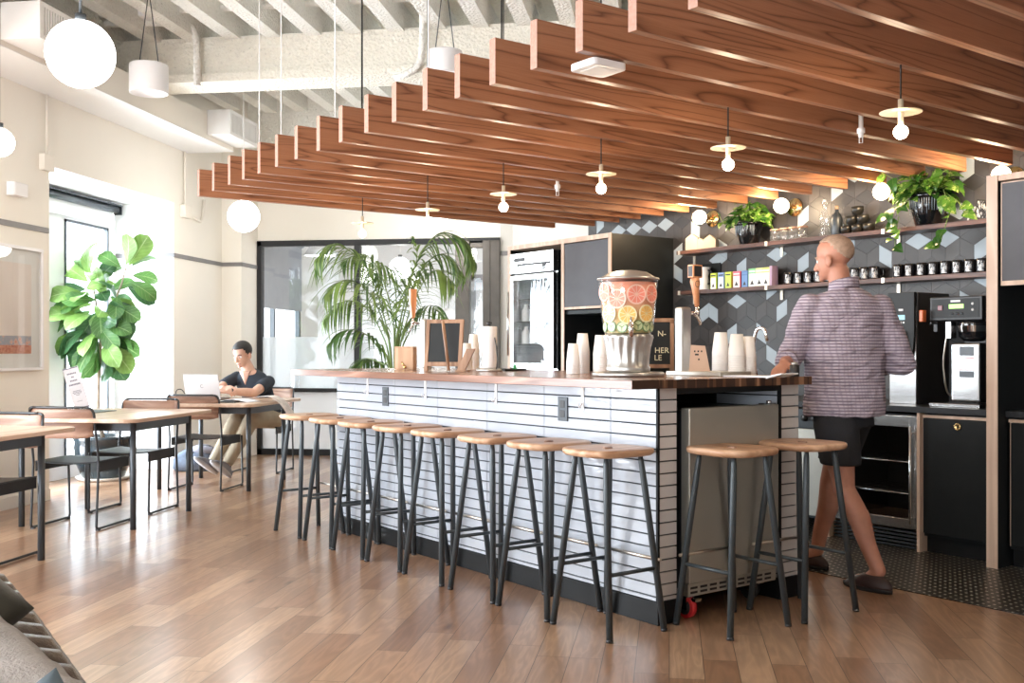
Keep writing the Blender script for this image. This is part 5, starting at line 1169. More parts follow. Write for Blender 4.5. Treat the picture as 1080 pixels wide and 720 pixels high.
# tap towers
def tower(px, v, side, lab, handle):
    t_ = thing('tap_tower', lab, 'tap tower', on_bar(px, v), PI/4)
    obj('column', MB().box(-.034, .040, -.027, .027, 0, .345), M['steel_s'], t_, .012, seg=3); obj('flange', MB().box(-.055, .055, -.04, .04, 0, .006), M['steel_s'], t_, .002)
    fx_ = .045*side; f = obj('faucet', MB().tube([(fx_, 0, .315), (fx_+.055*side, 0, .315)], .010, 12).tube([(fx_+.03*side, 0, .315), (fx_+.065*side, 0, .30), (fx_+.085*side, 0, .27), (fx_+.085*side, 0, .255)], .009, 12).tube([(fx_+.06*side, 0, .30), (fx_+.06*side, 0, .352)], .010, 12).ball((fx_+.06*side, 0, .32), .015, n=14), M['chrome'], t_)
    if handle == 'screen':
        h_ = obj('tap_handle', MB().tube([(fx_+.06*side, 0, .352), (fx_+.05*side, 0, .43), (fx_+.045*side, 0, .48), (fx_+.045*side, 0, .50)], [.012, .018, .026, .02], 18).box(fx_+.045*side-.034, fx_+.045*side+.034, -.02, .02, .498, .565), M['tap_wood'], t_, .003)
        obj('emblem', MB().tube([(fx_+.05*side-.012*1+.016*math.cos(a), -.025, .465+.016*math.sin(a)) for a in [i*PI/8 for i in range(16)]], .0015, 5, closed=True), M['cord'], h_)
        obj('screen', MB().box(fx_+.045*side-.026, fx_+.045*side+.026, -.0215, -.02, .505, .558), M['black_plastic'], h_)
        obj('screen_side', MB().box(fx_+.045*side-.0355, fx_+.045*side-.034, -.014, .014, .505, .558), M['black_plastic'], h_)
    else:
        h_ = obj('tap_handle', MB().prism([(-.011, 0), (.011, 0), (.024, .10), (.026, .20), (-.026, .20), (-.024, .10)], -.012, .012, M=Matrix.Translation((fx_+.06*side, 0, .352)) @ Matrix.Rotation(PI/2, 4, 'X') @ Matrix.Rotation(0, 4, 'Z')), M['tap_wood'], t_, .003)
tower(720, 3.86, 1, 'steel tap tower at the right end of the bar with a wooden tap handle', 'screen')
tower(449, 3.86, -1, 'steel tap tower at the far end of the bar, beside the palm', 'paddle')
o = obj('drip_tray', MB().box(-.10, .12, -.20, .16, .0005, .022), M['dull_steel'], None, .003, on_bar(742, 3.82), PI/4)
tag(o, 'shallow steel drip tray in front of the right tap tower', 'drip tray')
# chalkboard easel behind the dispenser
ez = thing('chalkboard_sign', 'small chalkboard sign with a wooden frame and chalk lettering behind the dispenser', 'chalkboard', on_bar(688, 3.93), PI/4-R(44))
fr = MB(); w_, h_ = .115, .30
tilt = Matrix.Rotation(R(-9), 4, 'X')
for a in ((-w_, -w_+.02, 0, h_), (w_-.02, w_, 0, h_), (-w_+.02, w_-.02, .03, .05), (-w_+.02, w_-.02, h_-.02, h_)): fr.box(a[0], a[1], -.008, .008, a[2], a[3], M=tilt)
obj('frame', fr, M['frame_wood'], ez, .001); bo = obj('board', MB().box(-w_+.02, w_-.02, -.004, .004, .05, h_-.02, M=tilt), M['black_laminate'], ez)
fr = MB(); tl2 = Matrix.Translation((0, .10, 0)) @ Matrix.Rotation(R(12), 4, 'X')
for a in ((-w_, -w_+.02, 0, h_), (w_-.02, w_, 0, h_), (-w_+.02, w_-.02, .03, .05)): fr.box(a[0], a[1], -.008, .008, a[2], a[3], M=tl2)
obj('rear_frame', fr, M['frame_wood'], ez, .001)
M['chalk'] = plain('chalk', (.72, .66, .45), .9)
for s_, z in (('N-', .215), ('HER', .125), ('LE', .085)):
    text('lettering', s_, .042, M['chalk'], bo, (.050 if s_ != 'LE' else .03, -.0045-z*.155-.004, z*.99), (PI/2+R(-9)*-1*-1, 0, 0))
# kraft card
kc = thing('kraft_card', 'tapered kraft paper card with small print beside the right tap tower', 'card', on_bar(737, 3.78, .0222), PI/4-R(50))
obj('card', MB().prism([(-.048, 0), (.055, 0), (.030, .125), (-.040, .13)], -.001, .001, M=Matrix.Rotation(PI/2-R(6), 4, 'X')), M['kraft'] if 'kraft' in M else M.setdefault('kraft', plain('kraft_card', (.66, .45, .33), .8)), kc)
g = MB()
for x_, z_, w_ in ((-.02, .098, .007), (-.003, .098, .007), (.013, .098, .007), (-.01, .082, .018), (0, .058, .008)): g.box(x_-w_/2, x_+w_/2, -.0025, -.0012, z_-.004, z_+.004, M=Matrix.Rotation(-R(6), 4, 'X'))
obj('print', g, M['cord'], kc)
# gooseneck faucet, tray and caddy
o = obj('gooseneck_faucet', MB().tube(fillet([(0, 0, 0), (0, 0, .17), (0, -.02, .235), (0, -.07, .235), (0, -.085, .17)], .05, 6), .009, 12).tube([(0, 0, 0), (0, 0, .03)], .02, 16), M['chrome'], None, 0, on_bar(795, 4.07), PI/4); tag(o, 'curved chrome gooseneck faucet behind the right-hand cups', 'faucet')
o = obj('white_tray', MB().prism([(-.06, -.06), (.06, -.06), (.06, .20), (-.06, .20)], 0, .006).prism([(-.06, -.15), (.06, -.15), (.06, -.06), (-.06, -.06)], 0, .006, M=Matrix.Translation((0, -.06, 0)) @ Matrix.Rotation(R(-10), 4, 'X') @ Matrix.Translation((0, .06, 0))), M['white_plastic'], None, .001, on_bar(800, 3.98, -.0), PI/4)
o.location = on_bar(806, 3.80, .0005); tag(o, 'flat white tray with one raised end near the right end of the bar', 'tray')
o = thing('black_canister', 'small black canister at the right end of the bar by the man\'s hand', 'canister', on_bar(838, 4.02), PI/4)
obj('can', MB().lathe([(0, 0), (.022, 0), (.023, .004), (.023, .055), (0, .056)], 20), M['black_plastic'], o); obj('lid', MB().lathe([(.0, .056), (.018, .056), (.016, .068), (0, .069)], 20), M['steel_s'], o)
# wooden block box with a clip
wb = thing('wooden_box', 'light wooden box with a small brass clip at the far end of the bar', 'box', on_bar(428, 3.45), PI/4-R(46))
obj('box', MB().box(-.062, .062, -.05, .05, 0, .143), M['kraft_wood'], wb, .003); obj('lid', MB().box(-.062, .062, -.05, .05, .1435, .150), M['kraft_wood'], wb, .002)
obj('clip', MB().tube([(-.014, -.054, .05), (.008, -.058, .022)], .005, 8).ball((.008, -.058, .018), .011, n=12), M['brass'], wb)
# A-frame chalkboard seen from behind
af = thing('chalkboard_sign', 'wooden A-frame chalkboard standing left of the middle of the bar, seen from behind', 'chalkboard', on_bar(465, 3.36), PI/4-R(52))
fr = MB(); w_, h_ = .118, .315; tb = Matrix.Rotation(R(-10), 4, 'X')
for a in ((-w_, -w_+.022, 0, h_), (w_-.022, w_, 0, h_), (-w_+.022, w_-.022, .03, .055), (-w_+.022, w_-.022, h_-.022, h_)): fr.box(a[0], a[1], -.008, .008, a[2], a[3], M=Matrix.Translation((0, .03, 0)) @ tb @ Matrix.Shear('XZ', 4, (.0, 0)) if False else Matrix.Translation((0, .03, 0)) @ tb)
obj('frame', fr, M['frame_wood'], af, .001); obj('board', MB().box(-w_+.022, w_-.022, -.003, .003, .055, h_-.022, M=Matrix.Translation((0, .03, 0)) @ tb), M['black_laminate'], af)
obj('strut', MB().tube([(.075, -.075, .006), (.022, .012-.04, h_-.012)], .010, 4), M['frame_wood'], af)
pw = thing('plywood_wedge', 'slanting plywood card holder right of the A-frame chalkboard', 'card holder', on_bar(491, 3.42), PI/4-R(50))
obj('panel', MB().prism([(-.055, 0), (-.005, 0), (.06, .135), (.010, .135)], -.01, .01, M=Matrix.Rotation(PI/2, 4, 'X')), M['frame_wood'], pw, .001); obj('foot', MB().box(-.055, .02, -.03, .03, 0, .008), M['frame_wood'], pw, .001)
# paper towels
pt = thing('paper_towel_stand', 'roll of white paper towels on an upright steel stand', 'paper towels', on_bar(516, 3.55), PI/4)
obj('base', MB().lathe([(0, 0), (.075, 0), (.078, .006), (.076, .016), (.06, .02), (0, .02)], 32), M['steel_s'], pt); obj('roll', MB().lathe([(.018, .022), (.044, .022), (.046, .026), (.046, .262), (.044, .266), (.018, .266)], 32), M['paper'] if 'paper' in M else M.setdefault('paper', plain('paper', (.86, .82, .80), .9)), pt)
obj('pole', MB().tube([(0, 0, .02), (0, 0, .275)], .009, 12).lathe([(0, .275), (.016, .278), (.017, .290), (0, .296)], 16), M['black_plastic'], pt)
obj('side_arm', MB().tube(fillet([(.0, -.072, .01), (.0, -.085, .06), (.0, -.072, .15), (.0, -.055, .20)], .03), .004, 8), M['black_plastic'], pt)
o = obj('black_tray', MB().box(-.08, .08, -.13, .13, .0005, .012), M['black_laminate'], None, .003, on_bar(531, 3.78), PI/4); tag(o, 'flat black tray on the bar right of the paper towels', 'tray')
o = obj('green_clip', MB().lathe([(0, 0), (.014, 0), (.010, .012), (.004, .03), (0, .034)], 10), plain('green_plastic', (.04, .35, .12), .4), None, 0, on_bar(543, 3.72, .0125), PI/4); tag(o, 'tiny green tree-shaped clip on the black tray', 'ornament')

# ---------------------------------------------------------------- things on the tables and the left wall
M['sign_paper'] = plain('sign_paper', (.80, .80, .86), .5); M['ink'] = plain('ink', (.16, .16, .22), .7)
sg = thing('sign_stand', 'tilted printed notice in a clear stand on the middle table', 'sign', (-4.37, 7.29, .7475), R(9))
ti = Matrix.Shear('XY', 4, (0, 0)) if False else Matrix.Rotation(R(-14), 4, 'Y') @ Matrix.Rotation(R(8), 4, 'X')
obj('notice', MB().box(-.058, .058, -.002, .002, .012, .33, M=ti), M['sign_paper'], sg); obj('clear_stand', MB().box(-.062, .062, .0025, .005, .0, .335, M=ti).box(-.065, .065, -.05, .05, 0, .004), M['acrylic'], sg)
ln = MB()
for z_, w_, h_ in ((.285, .07, .010), (.258, .02, .010), (.230, .055, .010), (.200, .085, .012), (.150, .06, .005), (.140, .07, .005), (.130, .06, .005), (.118, .03, .005), (.07, .04, .003)):
    k_ = int(w_/.012)+1
    for i in range(k_): x_ = -w_/2+w_*i/k_; ln.box(x_, x_+w_/k_*.72, -.0028, -.002, z_-h_/2, z_+h_/2, M=ti)
ln.box(-.056, .056, -.0028, -.002, .322, .329, M=ti).box(-.056, .056, -.0028, -.002, .013, .022, M=ti)
obj('print', ln, M['ink'], sg)
# laptop, cables, papers
M['laptop'] = plain('silver_laptop', (.56, .57, .60), .35, .5, var=.01)
lt = thing('laptop', 'open silver laptop on the far table with its lid to the viewer', 'laptop', (-4.27, 9.12, .7475), R(-8)+PI)
obj('base', MB().box(-.165, .165, -.005, .225, 0, .014), M['laptop'], lt, .003)
ld = obj('lid', MB().box(-.165, .165, 0, .007, 0, .225, M=Matrix.Translation((0, -.002, .012)) @ Matrix.Rotation(R(16), 4, 'X')), M['laptop'], lt, .002)
ld.data.transform(Matrix.Scale(1, 4))
obj('emblem', MB().tube([(.013*math.cos(a), -.0015, .015*math.sin(a)) for a in [PI*.3+i*PI*1.5/12 for i in range(13)]], .0018, 6, M=Matrix.Translation((0, -.0005, .012)) @ Matrix.Rotation(R(16), 4, 'X') @ Matrix.Translation((0, 0, .115))), M['grey_metal'], ld)
obj('keyboard', MB().box(-.145, .145, .03, .14, .014, .0155), M['black_plastic'], lt)
lt.rotation_euler.z = R(2)
lt.location = (-4.20, 8.98, .7475)
def cable(pts, lab): o = obj('cable', MB().tube(fillet([Vector(p) for p in pts], .04, 5), .004, 7), M['cord']); tag(o, lab, 'cable')
cable([(-4.36, 8.93, .7525), (-4.39, 8.86, .76), (-4.40, 8.84, .80), (-4.40, 8.86, .84), (-4.385, 8.93, .845), (-4.375, 8.97, .80)], 'black cable looping up at the left side of the laptop')
cable([(-4.36, 8.80, .7525), (-4.28, 8.83, .7525), (-4.18, 8.78, .7525), (-4.05, 8.84, .7525), (-3.98, 8.78, .7525), (-3.92, 8.86, .7525)], 'black cable lying in waves on the table in front of the laptop')
def sheet(name, x0, x1, y0, y1, z, bendf, mat, lab, cat, th=.002, rz=0, grp=None, loc=(0, 0, 0)):
    n = 14; vs = []; fs = []
    for k_ in (0, 1):
        for i in range(n+1):
            for j in range(5):
                x_ = x0+(x1-x0)*i/n; y_ = y0+(y1-y0)*j/4; vs.append((x_, y_, z+bendf(i/n, j/4)+k_*th))
    N = (n+1)*5
    for i in range(n):
        for j in range(4): a = i*5+j; fs.append((a, a+5, a+6, a+1)); fs.append((N+a, N+a+1, N+a+6, N+a+5))
        fs.append((i*5, N+i*5, N+i*5+5, i*5+5)); fs.append((i*5+4, i*5+9, N+i*5+9, N+i*5+4))
    for j in range(4): fs.append((j, j+1, N+j+1, N+j)); b = n*5+j; fs.append((b, N+b, N+b+1, b+1))
    o = obj(name, MB().add(vs, fs, 0, True), mat, None, 0, loc, rz); return tag(o, lab, cat, grp)
M['map'] = plain('printed_paper', (.74, .66, .64), .7, var=.25, sc=18); M['sheet'] = plain('white_sheet', (.80, .80, .84), .7)
sheet('magazine', -.22, .30, -.11, .11, 0, lambda a, b: .045*math.sin(min(1, a*1.25)*PI*.55)-(max(0, a-.62)**2)*1.15, M['map'], 'printed paper curling over the right edge of the far table', 'paper', .002, R(4), None, (-3.60, 8.80, .748))
sheet('paper_sheets', -.15, .15, -.10, .10, 0, lambda a, b: .022*math.sin(a*PI), M['sheet'], 'thin pile of white sheets on the far table in front of the man', 'paper', .004, R(-12), None, (-3.70, 8.62, .748))
o = thing('notebook', 'dark spiral notebook lying flat under the papers on the far table', 'notebook', (-3.78, 8.50, .7475), R(6))
obj('cover', MB().box(-.11, .11, -.06, .06, 0, .010), M['black_laminate'], o, .002); obj('spiral', MB().box(-.10, .10, -.068, -.06, .002, .010), M['grey_metal'], o)
# bag on the floor
bg_ = thing('backpack', 'grey-blue bag slumped on the floor by the wall, behind the far table', 'bag', (-4.68, 9.83, 0), R(20))
M['denim'] = plain('grey_blue_canvas', (.13, .16, .22), .85, var=.3, sc=14, bump=.3); M['denim_l'] = plain('pale_canvas', (.30, .30, .36), .85, var=.2, sc=14)
rg = []
for k_, (z, a, b, dx) in enumerate(((0, .20, .12, 0), (.03, .23, .15, 0), (.10, .22, .15, .0), (.17, .17, .12, .02), (.21, .12, .09, .04), (.235, .05, .04, .05))): rg.append([(dx+a*math.cos(q)*(1+.06*math.sin(q*5+k_)), b*math.sin(q)*(1+.06*math.cos(q*3+k_)), z+.012*math.sin(q*4)) if 0 < k_ else (a*math.cos(q), b*math.sin(q), 0) for q in [2*PI*j/28 for j in range(28)]])
obj('bag', MB().loft(rg), M['denim'], bg_); obj('flap', MB().ball((.07, -.02, .20), .12, .10, .06, 20), M['denim_l'], bg_); obj('strap', MB().tube([(.15, -.05, .05), (.20, -.06, .16), (.14, -.05, .24), (.05, -.06, .25), (-.02, -.09, .17)], .012, 8), M['black_plastic'], bg_)
# framed picture: near end of it is cut by the left edge of the photo
fp_ = thing('framed_picture', 'large framed pale print with a pink band on the left wall', 'picture', (XL+.001, 6.96, 1.515), 0)
hw_, hh_ = .63, .475
fr = MB(); fr.box(0, .035, -hw_, hw_, -hh_, -hh_+.022).box(0, .035, -hw_, hw_, hh_-.022, hh_).box(0, .035, -hw_, -hw_+.022, -hh_+.022, hh_-.022).box(0, .035, hw_-.022, hw_, -hh_+.022, hh_-.022)
obj('frame', fr, M['white_plastic'], fp_, .003); obj('mount', MB().box(.0, .012, -hw_+.022, hw_-.022, -hh_+.022, hh_-.022), M['white_paint'], fp_)
t = NT('pale_print'); tc = t.n.new('ShaderNodeTexCoord'); sp = t.n.new('ShaderNodeSeparateXYZ'); t.l.new(tc.outputs['Object'], sp.inputs[0])
g1 = t.ramp(t.noise(tc.outputs['Object'], 3, 3), [(.3, (.84, .76, .73)), (.7, (.88, .81, .78))]); vo = t.node('ShaderNodeTexVoronoi', i_Scale=22, distance='MANHATTAN'); t.l.new(tc.outputs['Object'], vo.inputs['Vector'])
g2 = t.ramp(vo.outputs['Distance'], [(.1, (.70, .28, .22)), (.5, (.76, .50, .42)), (.8, (.40, .42, .50))]); g3 = t.ramp(t.noise(tc.outputs['Object'], 60, 3), [(.35, (.50, .16, .10)), (.65, (.72, .38, .28))])
a_ = t.math('LESS_THAN', sp.outputs[2], -.21); b_ = t.math('LESS_THAN', sp.outputs[2], -.28)
M['print_art'] = t.out(t.mix(b_, t.mix(a_, g1, g2), g3), .6)
obj('print', MB().box(.012, .014, -hw_+.13, hw_-.13, -hh_+.13, hh_-.13), M['print_art'], fp_)
obj('glazing', MB().box(.026, .028, -hw_+.022, hw_-.022, -hh_+.022, hh_-.022), M['acrylic'], fp_)
# wall sensor
ws = thing('wall_sensor', 'small white box with a round sensor, high on the left wall', 'sensor', (XL, 7.26, 2.41))
obj('body', MB().box(0, .075, -.09, .07, -.05, .05), M['white_plastic'], ws, .004); obj('face', MB().box(.005, .07, -.098, -.09, -.052, .052), M['white_plastic'], ws, .004); obj('lens', MB().tube([(.03, -.101, .018), (.03, -.097, .018)], .014, 16), M['duct_white'], ws)

# ---------------------------------------------------------------- channel-tufted sofa in the near left corner
t = NT('bronze_leather'); v = t.coord(); n = t.noise(v, 14, 4); t.bump(t.noise(v, 55, 5, .7, .8), .45, .006)
M['leather'] = t.out(t.ramp(n, [(.3, (.034, .020, .011)), (.7, (.095, .056, .031))]), .30, .1, Coat_Weight=.2, Coat_Roughness=.15)
sf = thing('tufted_sofa', 'dark bronze leather sofa with a channel-tufted back, cut by the lower left corner', 'sofa', (0, 0, 0))
path = [Vector(p) for p in ((-.38, .86, 0), (-.70, 1.22, 0), (-.98, 1.54, 0), (-1.18, 1.77, 0), (-1.30, 1.90, 0), (-1.46, 2.0, 0), (-1.66, 2.04, 0), (-1.9, 2.04, 0), (-2.1, 2.02, 0))]
pp = [path[0]]
d_acc = 0; step = .083; rib = MB(); core = MB(); samples = []
dense = []
for a, b in zip(path, path[1:]):
    for i in range(20): dense.append(a.lerp(b, i/20))
cum = 0; last = dense[0]; samples.append((dense[0], (dense[1]-dense[0]).normalized()))
for i in range(1, len(dense)-1):
    cum += (dense[i]-dense[i-1]).length
    if cum >= step: cum = 0; samples.append((dense[i], (dense[i+1]-dense[i-1]).normalized()))
for p, d in samples:
    nx = Vector((-d.y, d.x, 0))   # inwards (towards the seat)
    prof = [(-.0, .12), (.005, .38), (.0, .62), (.008, .68), (.035, .722), (.075, .732), (.112, .715), (.135, .67), (.14, .58), (.14, .38)]
    pts = [p+nx*a+Vector((0, 0, z)) for a, z in prof]
    ring_n = 14; rings = []
    for i, q in enumerate(pts):
        tg = (pts[min(i+1, len(pts)-1)]-pts[max(i-1, 0)]).normalized(); out = d.cross(tg).normalized()
        rings.append([q+d*(.046*math.cos(a))+out*(.040*math.sin(a)) for a in [2*PI*j/ring_n for j in range(ring_n)]])
    rib.loft(rings)
obj('channelled_back', rib, M['leather'], sf)
cr_ = MB()
for (p, d), (p2, d2) in zip(samples, samples[1:]):
    n1 = Vector((-d.y, d.x, 0)); n2 = Vector((-d2.y, d2.x, 0))
    ring = lambda p, n_: [p+n_*a+Vector((0, 0, z)) for a, z in ((0, .12), (0, .66), (.03, .715), (.11, .715), (.14, .66), (.14, .12))]
    cr_.loft([ring(p, n1), ring(p2, n2)], sm=False)
obj('back_core', cr_, M['leather'], sf)
obj('seat', MB().prism([(-.52, .92), (-1.32, 1.80), (-1.55, 1.88), (-2.1, 1.88), (-2.1, .92)], .12, .42), M['leather'], sf, .03)
for x_, y_ in ((-.5, .98), (-1.25, 1.72), (-1.95, 1.8), (-1.95, 1.0)): obj('leg', MB().tube([(x_, y_, 0), (x_, y_, .12)], .02, 12), M['black_frame'], sf)
def pillow(name, c, a, b, th, Mr, mat, lab, cat='cushion', sag=0):
    n = 16; vs = []; fs = []
    for s_ in (1, -1):
        for i in range(n+1):
            for j in range(n+1):
                x_ = i/n*2-1; y_ = j/n*2-1; k_ = 1-.10*(1-abs(y_))*abs(x_)**3; k2 = 1-.10*(1-abs(x_))*abs(y_)**3
                t_ = ((1-abs(x_)**2.4)*(1-abs(y_)**2.4))**.55
                vs.append(Vector((x_*a*k_*1, y_*b*k2, s_*th*t_+.004*math.sin(x_*9+y_*4)*t_)))
    N = (n+1)**2
    for i in range(n):
        for j in range(n): q = i*(n+1)+j; fs.append((q, q+n+1, q+n+2, q+1)); fs.append((N+q, N+q+1, N+q+n+2, N+q+n+1))
    o = obj(name, MB().add(vs, fs, 0, True), mat); o.matrix_world = Matrix.Translation(c) @ Mr; return tag(o, lab, cat)
M['olive'] = plain('olive_velvet', (.05, .043, .028), .8, var=.25, sc=9, bump=.2, Sheen_Weight=.6)
M['wool'] = plain('grey_beige_wool', (.40, .35, .32), .95, var=.15, sc=30, bump=.8, bsc=180, Sheen_Weight=.4); M['blue_cush'] = plain('grey_blue_fabric', (.15, .21, .26), .85, var=.12, sc=30)
pc = at_depth(-112, 652, 1.60)
pillow('cushion', pc, .155, .155, .05, Matrix.Rotation(R(5), 4, 'Z') @ Matrix.Rotation(R(64), 4, 'X') @ Matrix.Rotation(R(-40), 4, 'Z'), M['olive'], 'olive velvet cushion leaning inside the tufted sofa back')
# wool throw
cs_ = [(-130, 560, 1.45), (-40, 606, 1.45), (0, 655, 1.42), (30, 680, 1.36), (60, 706, 1.30), (90, 732, 1.24), (125, 765, 1.2)]
n1 = len(cs_); n2 = 10; vs = []; fs = []; g = []
for i in range(49):
    t_ = i/48*(n1-1); k_ = min(int(t_), n1-2); f = t_-k_; a = at_depth(*cs_[k_]).lerp(at_depth(*cs_[k_+1]), f)
    for j in range(n2*3+1):
        s_ = j/(n2*3); p = a+Vector((-.32, -.34, -.10))*s_*1.0+Vector((0, 0, -.10))*s_*s_
        nz = noise.noise(p*7)*.03*min(1, s_*4)+noise.noise(p*19)*.008
        if s_ < .08: p.z -= (1-s_/.08)**2*.018
        vs.append(p+Vector((0, 0, nz))); 
N2 = n2*3+1
for i in range(48):
    for j in range(N2-1): a = i*N2+j; fs.append((a, a+N2, a+N2+1, a+1))
o = obj('wool_throw', MB().add(vs, fs, 0, True), M['wool']); tag(o, 'grey-beige wool throw spread over the tufted sofa in the near left corner', 'throw'); s__ = o.modifiers.new('thick', 'SOLIDIFY'); s__.thickness = .018; s__.offset = -1
pillow('cushion', at_depth(18, 856, 1.06), .10, .11, .05, Matrix.Rotation(R(20), 4, 'Z') @ Matrix.Rotation(R(55), 4, 'X') @ Matrix.Rotation(R(35), 4, 'Z'), M['blue_cush'], 'grey-blue cushion whose corner pokes over the wool throw at the bottom edge')
# ---------------------------------------------------------------- people
def skin_mat(name, col): 
    t = NT(name); n = t.noise(t.coord(), 14, 3); return t.out(t.ramp(n, [(.3, tuple(x*.9 for x in col)), (.7, tuple(min(1, x*1.08) for x in col))]), .48, 0, Subsurface_Weight=.12, Subsurface_Radius=(.02, .008, .004))
M['skin_fair'] = skin_mat('fair_skin', (.66, .40, .30)); M['skin_ruddy'] = skin_mat('ruddy_skin', (.50, .23, .155))
M['hair_black'] = plain('black_hair', (.014, .011, .010), .6, var=.4, sc=60, bump=.6, bsc=220); M['hair_grey'] = plain('thin_sandy_hair', (.40, .27, .195), .7, var=.2, sc=60, bump=.5, bsc=220)
def clay(name, mb, mat, parent, voxel=.006, smooth=6, dec=None):
    """fuse overlapping closed shapes into one continuous surface"""
    me = bpy.data.meshes.new(name); me.from_pydata(mb.v, [], mb.f)
    bm = bmesh.new(); bm.from_mesh(me); bmesh.ops.remove_doubles(bm, verts=bm.verts, dist=1e-6); bmesh.ops.recalc_face_normals(bm, faces=bm.faces); bm.to_mesh(me); bm.free()
    tmp = bpy.data.objects.new(name, me); C.objects.link(tmp)
    r = tmp.modifiers.new('r', 'REMESH'); r.mode = 'VOXEL'; r.voxel_size = voxel; r.use_smooth_shade = True
    if smooth: s_ = tmp.modifiers.new('s', 'SMOOTH'); s_.factor = .5; s_.iterations = smooth
    m2 = bpy.data.meshes.new_from_object(tmp.evaluated_get(bpy.context.evaluated_depsgraph_get())); bpy.data.objects.remove(tmp)
    m2.materials.clear(); m2.materials.append(mat)
    for p in m2.polygons: p.use_smooth = True
    o = bpy.data.objects.new(name, m2); C.objects.link(o); o.parent = parent; return o
def caps(mb, *pr, n=16):
    """a limb: rounded, tapering from joint to joint; entries (point, radius)"""
    for (a, ra), (b, rb) in zip(pr, pr[1:]):
        a, b = Vector(a), Vector(b); mb.tube([a, a.lerp(b, .5), b], [ra, (ra+rb)/2, rb], n)
    for a, ra in pr: mb.ball(a, ra, n=n)
def oval(mb, rings, n=24):
    """rings: (centre, side vector, front vector)"""
    mb.loft([[Vector(c)+Vector(s)*math.cos(q)+Vector(f)*math.sin(q) for q in [2*PI*j/n for j in range(n)]] for c, s, f in rings])
def hand(mb, wrist, d, palm, thumb_dir, k=1.0, curl=.5):
    """palm and five unequal bent fingers; d = direction of the hand, palm = the way the palm faces"""
    wrist = Vector(wrist); d = Vector(d).normalized(); palm = Vector(palm); palm = (palm-d*palm.dot(d)).normalized(); sd = d.cross(palm).normalized()
    if sd.dot(Vector(thumb_dir)) < 0: sd = -sd      # sd points to the thumb side
    oval(mb, [(wrist-d*.01*k, sd*.026*k, palm*.018*k), (wrist+d*.03*k, sd*.036*k, palm*.016*k), (wrist+d*.07*k, sd*.042*k, palm*.015*k), (wrist+d*.092*k, sd*.040*k, palm*.011*k)], 16)
    for i, L in enumerate((.072, .080, .074, .058)):
        b = wrist+d*.085*k+sd*(.031-.021*i)*k; dd = d; pts = [(b, .0098*k)]
        for j, f in enumerate((.44, .32, .24)):
            ang = curl*(.55+.35*j+.08*i); dd = (dd*math.cos(ang)+palm*math.sin(ang)).normalized(); b = b+dd*L*f*k; pts.append((b, (.0092-.0009*j)*k))
        caps(mb, *pts, n=10)
    b = wrist+d*.028*k+sd*.034*k; t1 = (sd*.75+d*.7+palm*.25).normalized(); t2 = (sd*.25+d*.9+palm*.4).normalized()
    caps(mb, (wrist+d*.012*k+sd*.02*k, .015*k), (b+t1*.022*k, .0125*k), (b+t1*.022*k+t2*.028*k, .0105*k), (b+t1*.022*k+t2*.052*k, .009*k), n=10)
def head(mb, c, f, u, k=1.0):
    """c = centre of the skull's base; f, u = the way the face looks and the crown points; returns a placing matrix"""
    f = Vector(f).normalized(); u = Vector(u); u = (u-f*u.dot(f)).normalized(); r = f.cross(u)
    Mx = Matrix(((r.x, f.x, u.x, c[0]), (r.y, f.y, u.y, c[1]), (r.z, f.z, u.z, c[2]), (0, 0, 0, 1))) @ Matrix.Scale(k, 4)
    mb.ball((0, -.008, .075), .075, .096, .082, 28, M=Mx)
    mb.ball((0, .030, .020), .060, .062, .078, 24, M=Mx)
    mb.loft([[(a*math.cos(q), y+b*math.sin(q), z) for q in [2*PI*j/20 for j in range(20)]] for z, y, a, b in ((.03, .022, .062, .068), (-.02, .026, .055, .060), (-.048, .038, .040, .044), (-.062, .050, .020, .024))], M=Mx)
    mb.tube([(0, .088, .045), (0, .100, .022), (0, .110, .000), (0, .104, -.008)], [.008, .010, .014, .010], 12, M=Mx)     # nose
    mb.ball((.012, .098, -.003), .008, n=10, M=Mx); mb.ball((-.012, .098, -.003), .008, n=10, M=Mx)
    mb.tube([(-.040, .070, .052), (-.018, .086, .050), (0, .088, .050), (.018, .086, .050), (.040, .070, .052)], .008, 10, M=Mx)   # brow
    mb.tube([(-.020, .082, -.026), (0, .090, -.025), (.020, .082, -.026)], [.004, .0065, .004], 8, M=Mx); mb.tube([(-.017, .082, -.034), (0, .089, -.035), (.017, .082, -.034)], [.004, .007, .004], 8, M=Mx)
    mb.ball((0, .082, -.055), .017, .014, .014, 12, M=Mx)
    for s_ in (-1, 1): mb.ball((s_*.076, -.004, .022), .009, .020, .032, 14, M=Mx); mb.ball((s_*.070, .0, .005), .010, .014, .014, 10, M=Mx)
    return Mx
def face_parts(t_, Mx, brow_mat):
    sc = Mx.to_scale()[0]
    for s_ in (-1, 1):
        e_ = obj('eye', MB().ball((s_*.030, .0715, .034), .0125, n=14, M=Mx), M['white_plastic'], t_)
        obj('iris', MB().ball((s_*.030+.001, .0825, .031), .0055, .003, .0052, 10, M=Mx), M['hair_black'], e_)
        obj('eyebrow', MB().tube([(s_*.046, .072, .050), (s_*.030, .0865, .057), (s_*.013, .0925, .052)], [.002, .0042, .003], 8, M=Mx), brow_mat, t_)
    obj('lips', MB().tube([(-.020, .0865, -.029), (-.008, .0925, -.0275), (0, .094, -.029), (.008, .0925, -.0275), (.020, .0865, -.029)], [.002, .0045, .005, .0045, .002], 8, M=Mx), M['lip'], t_)
M['lip'] = plain('lip', (.50, .22, .18), .5)
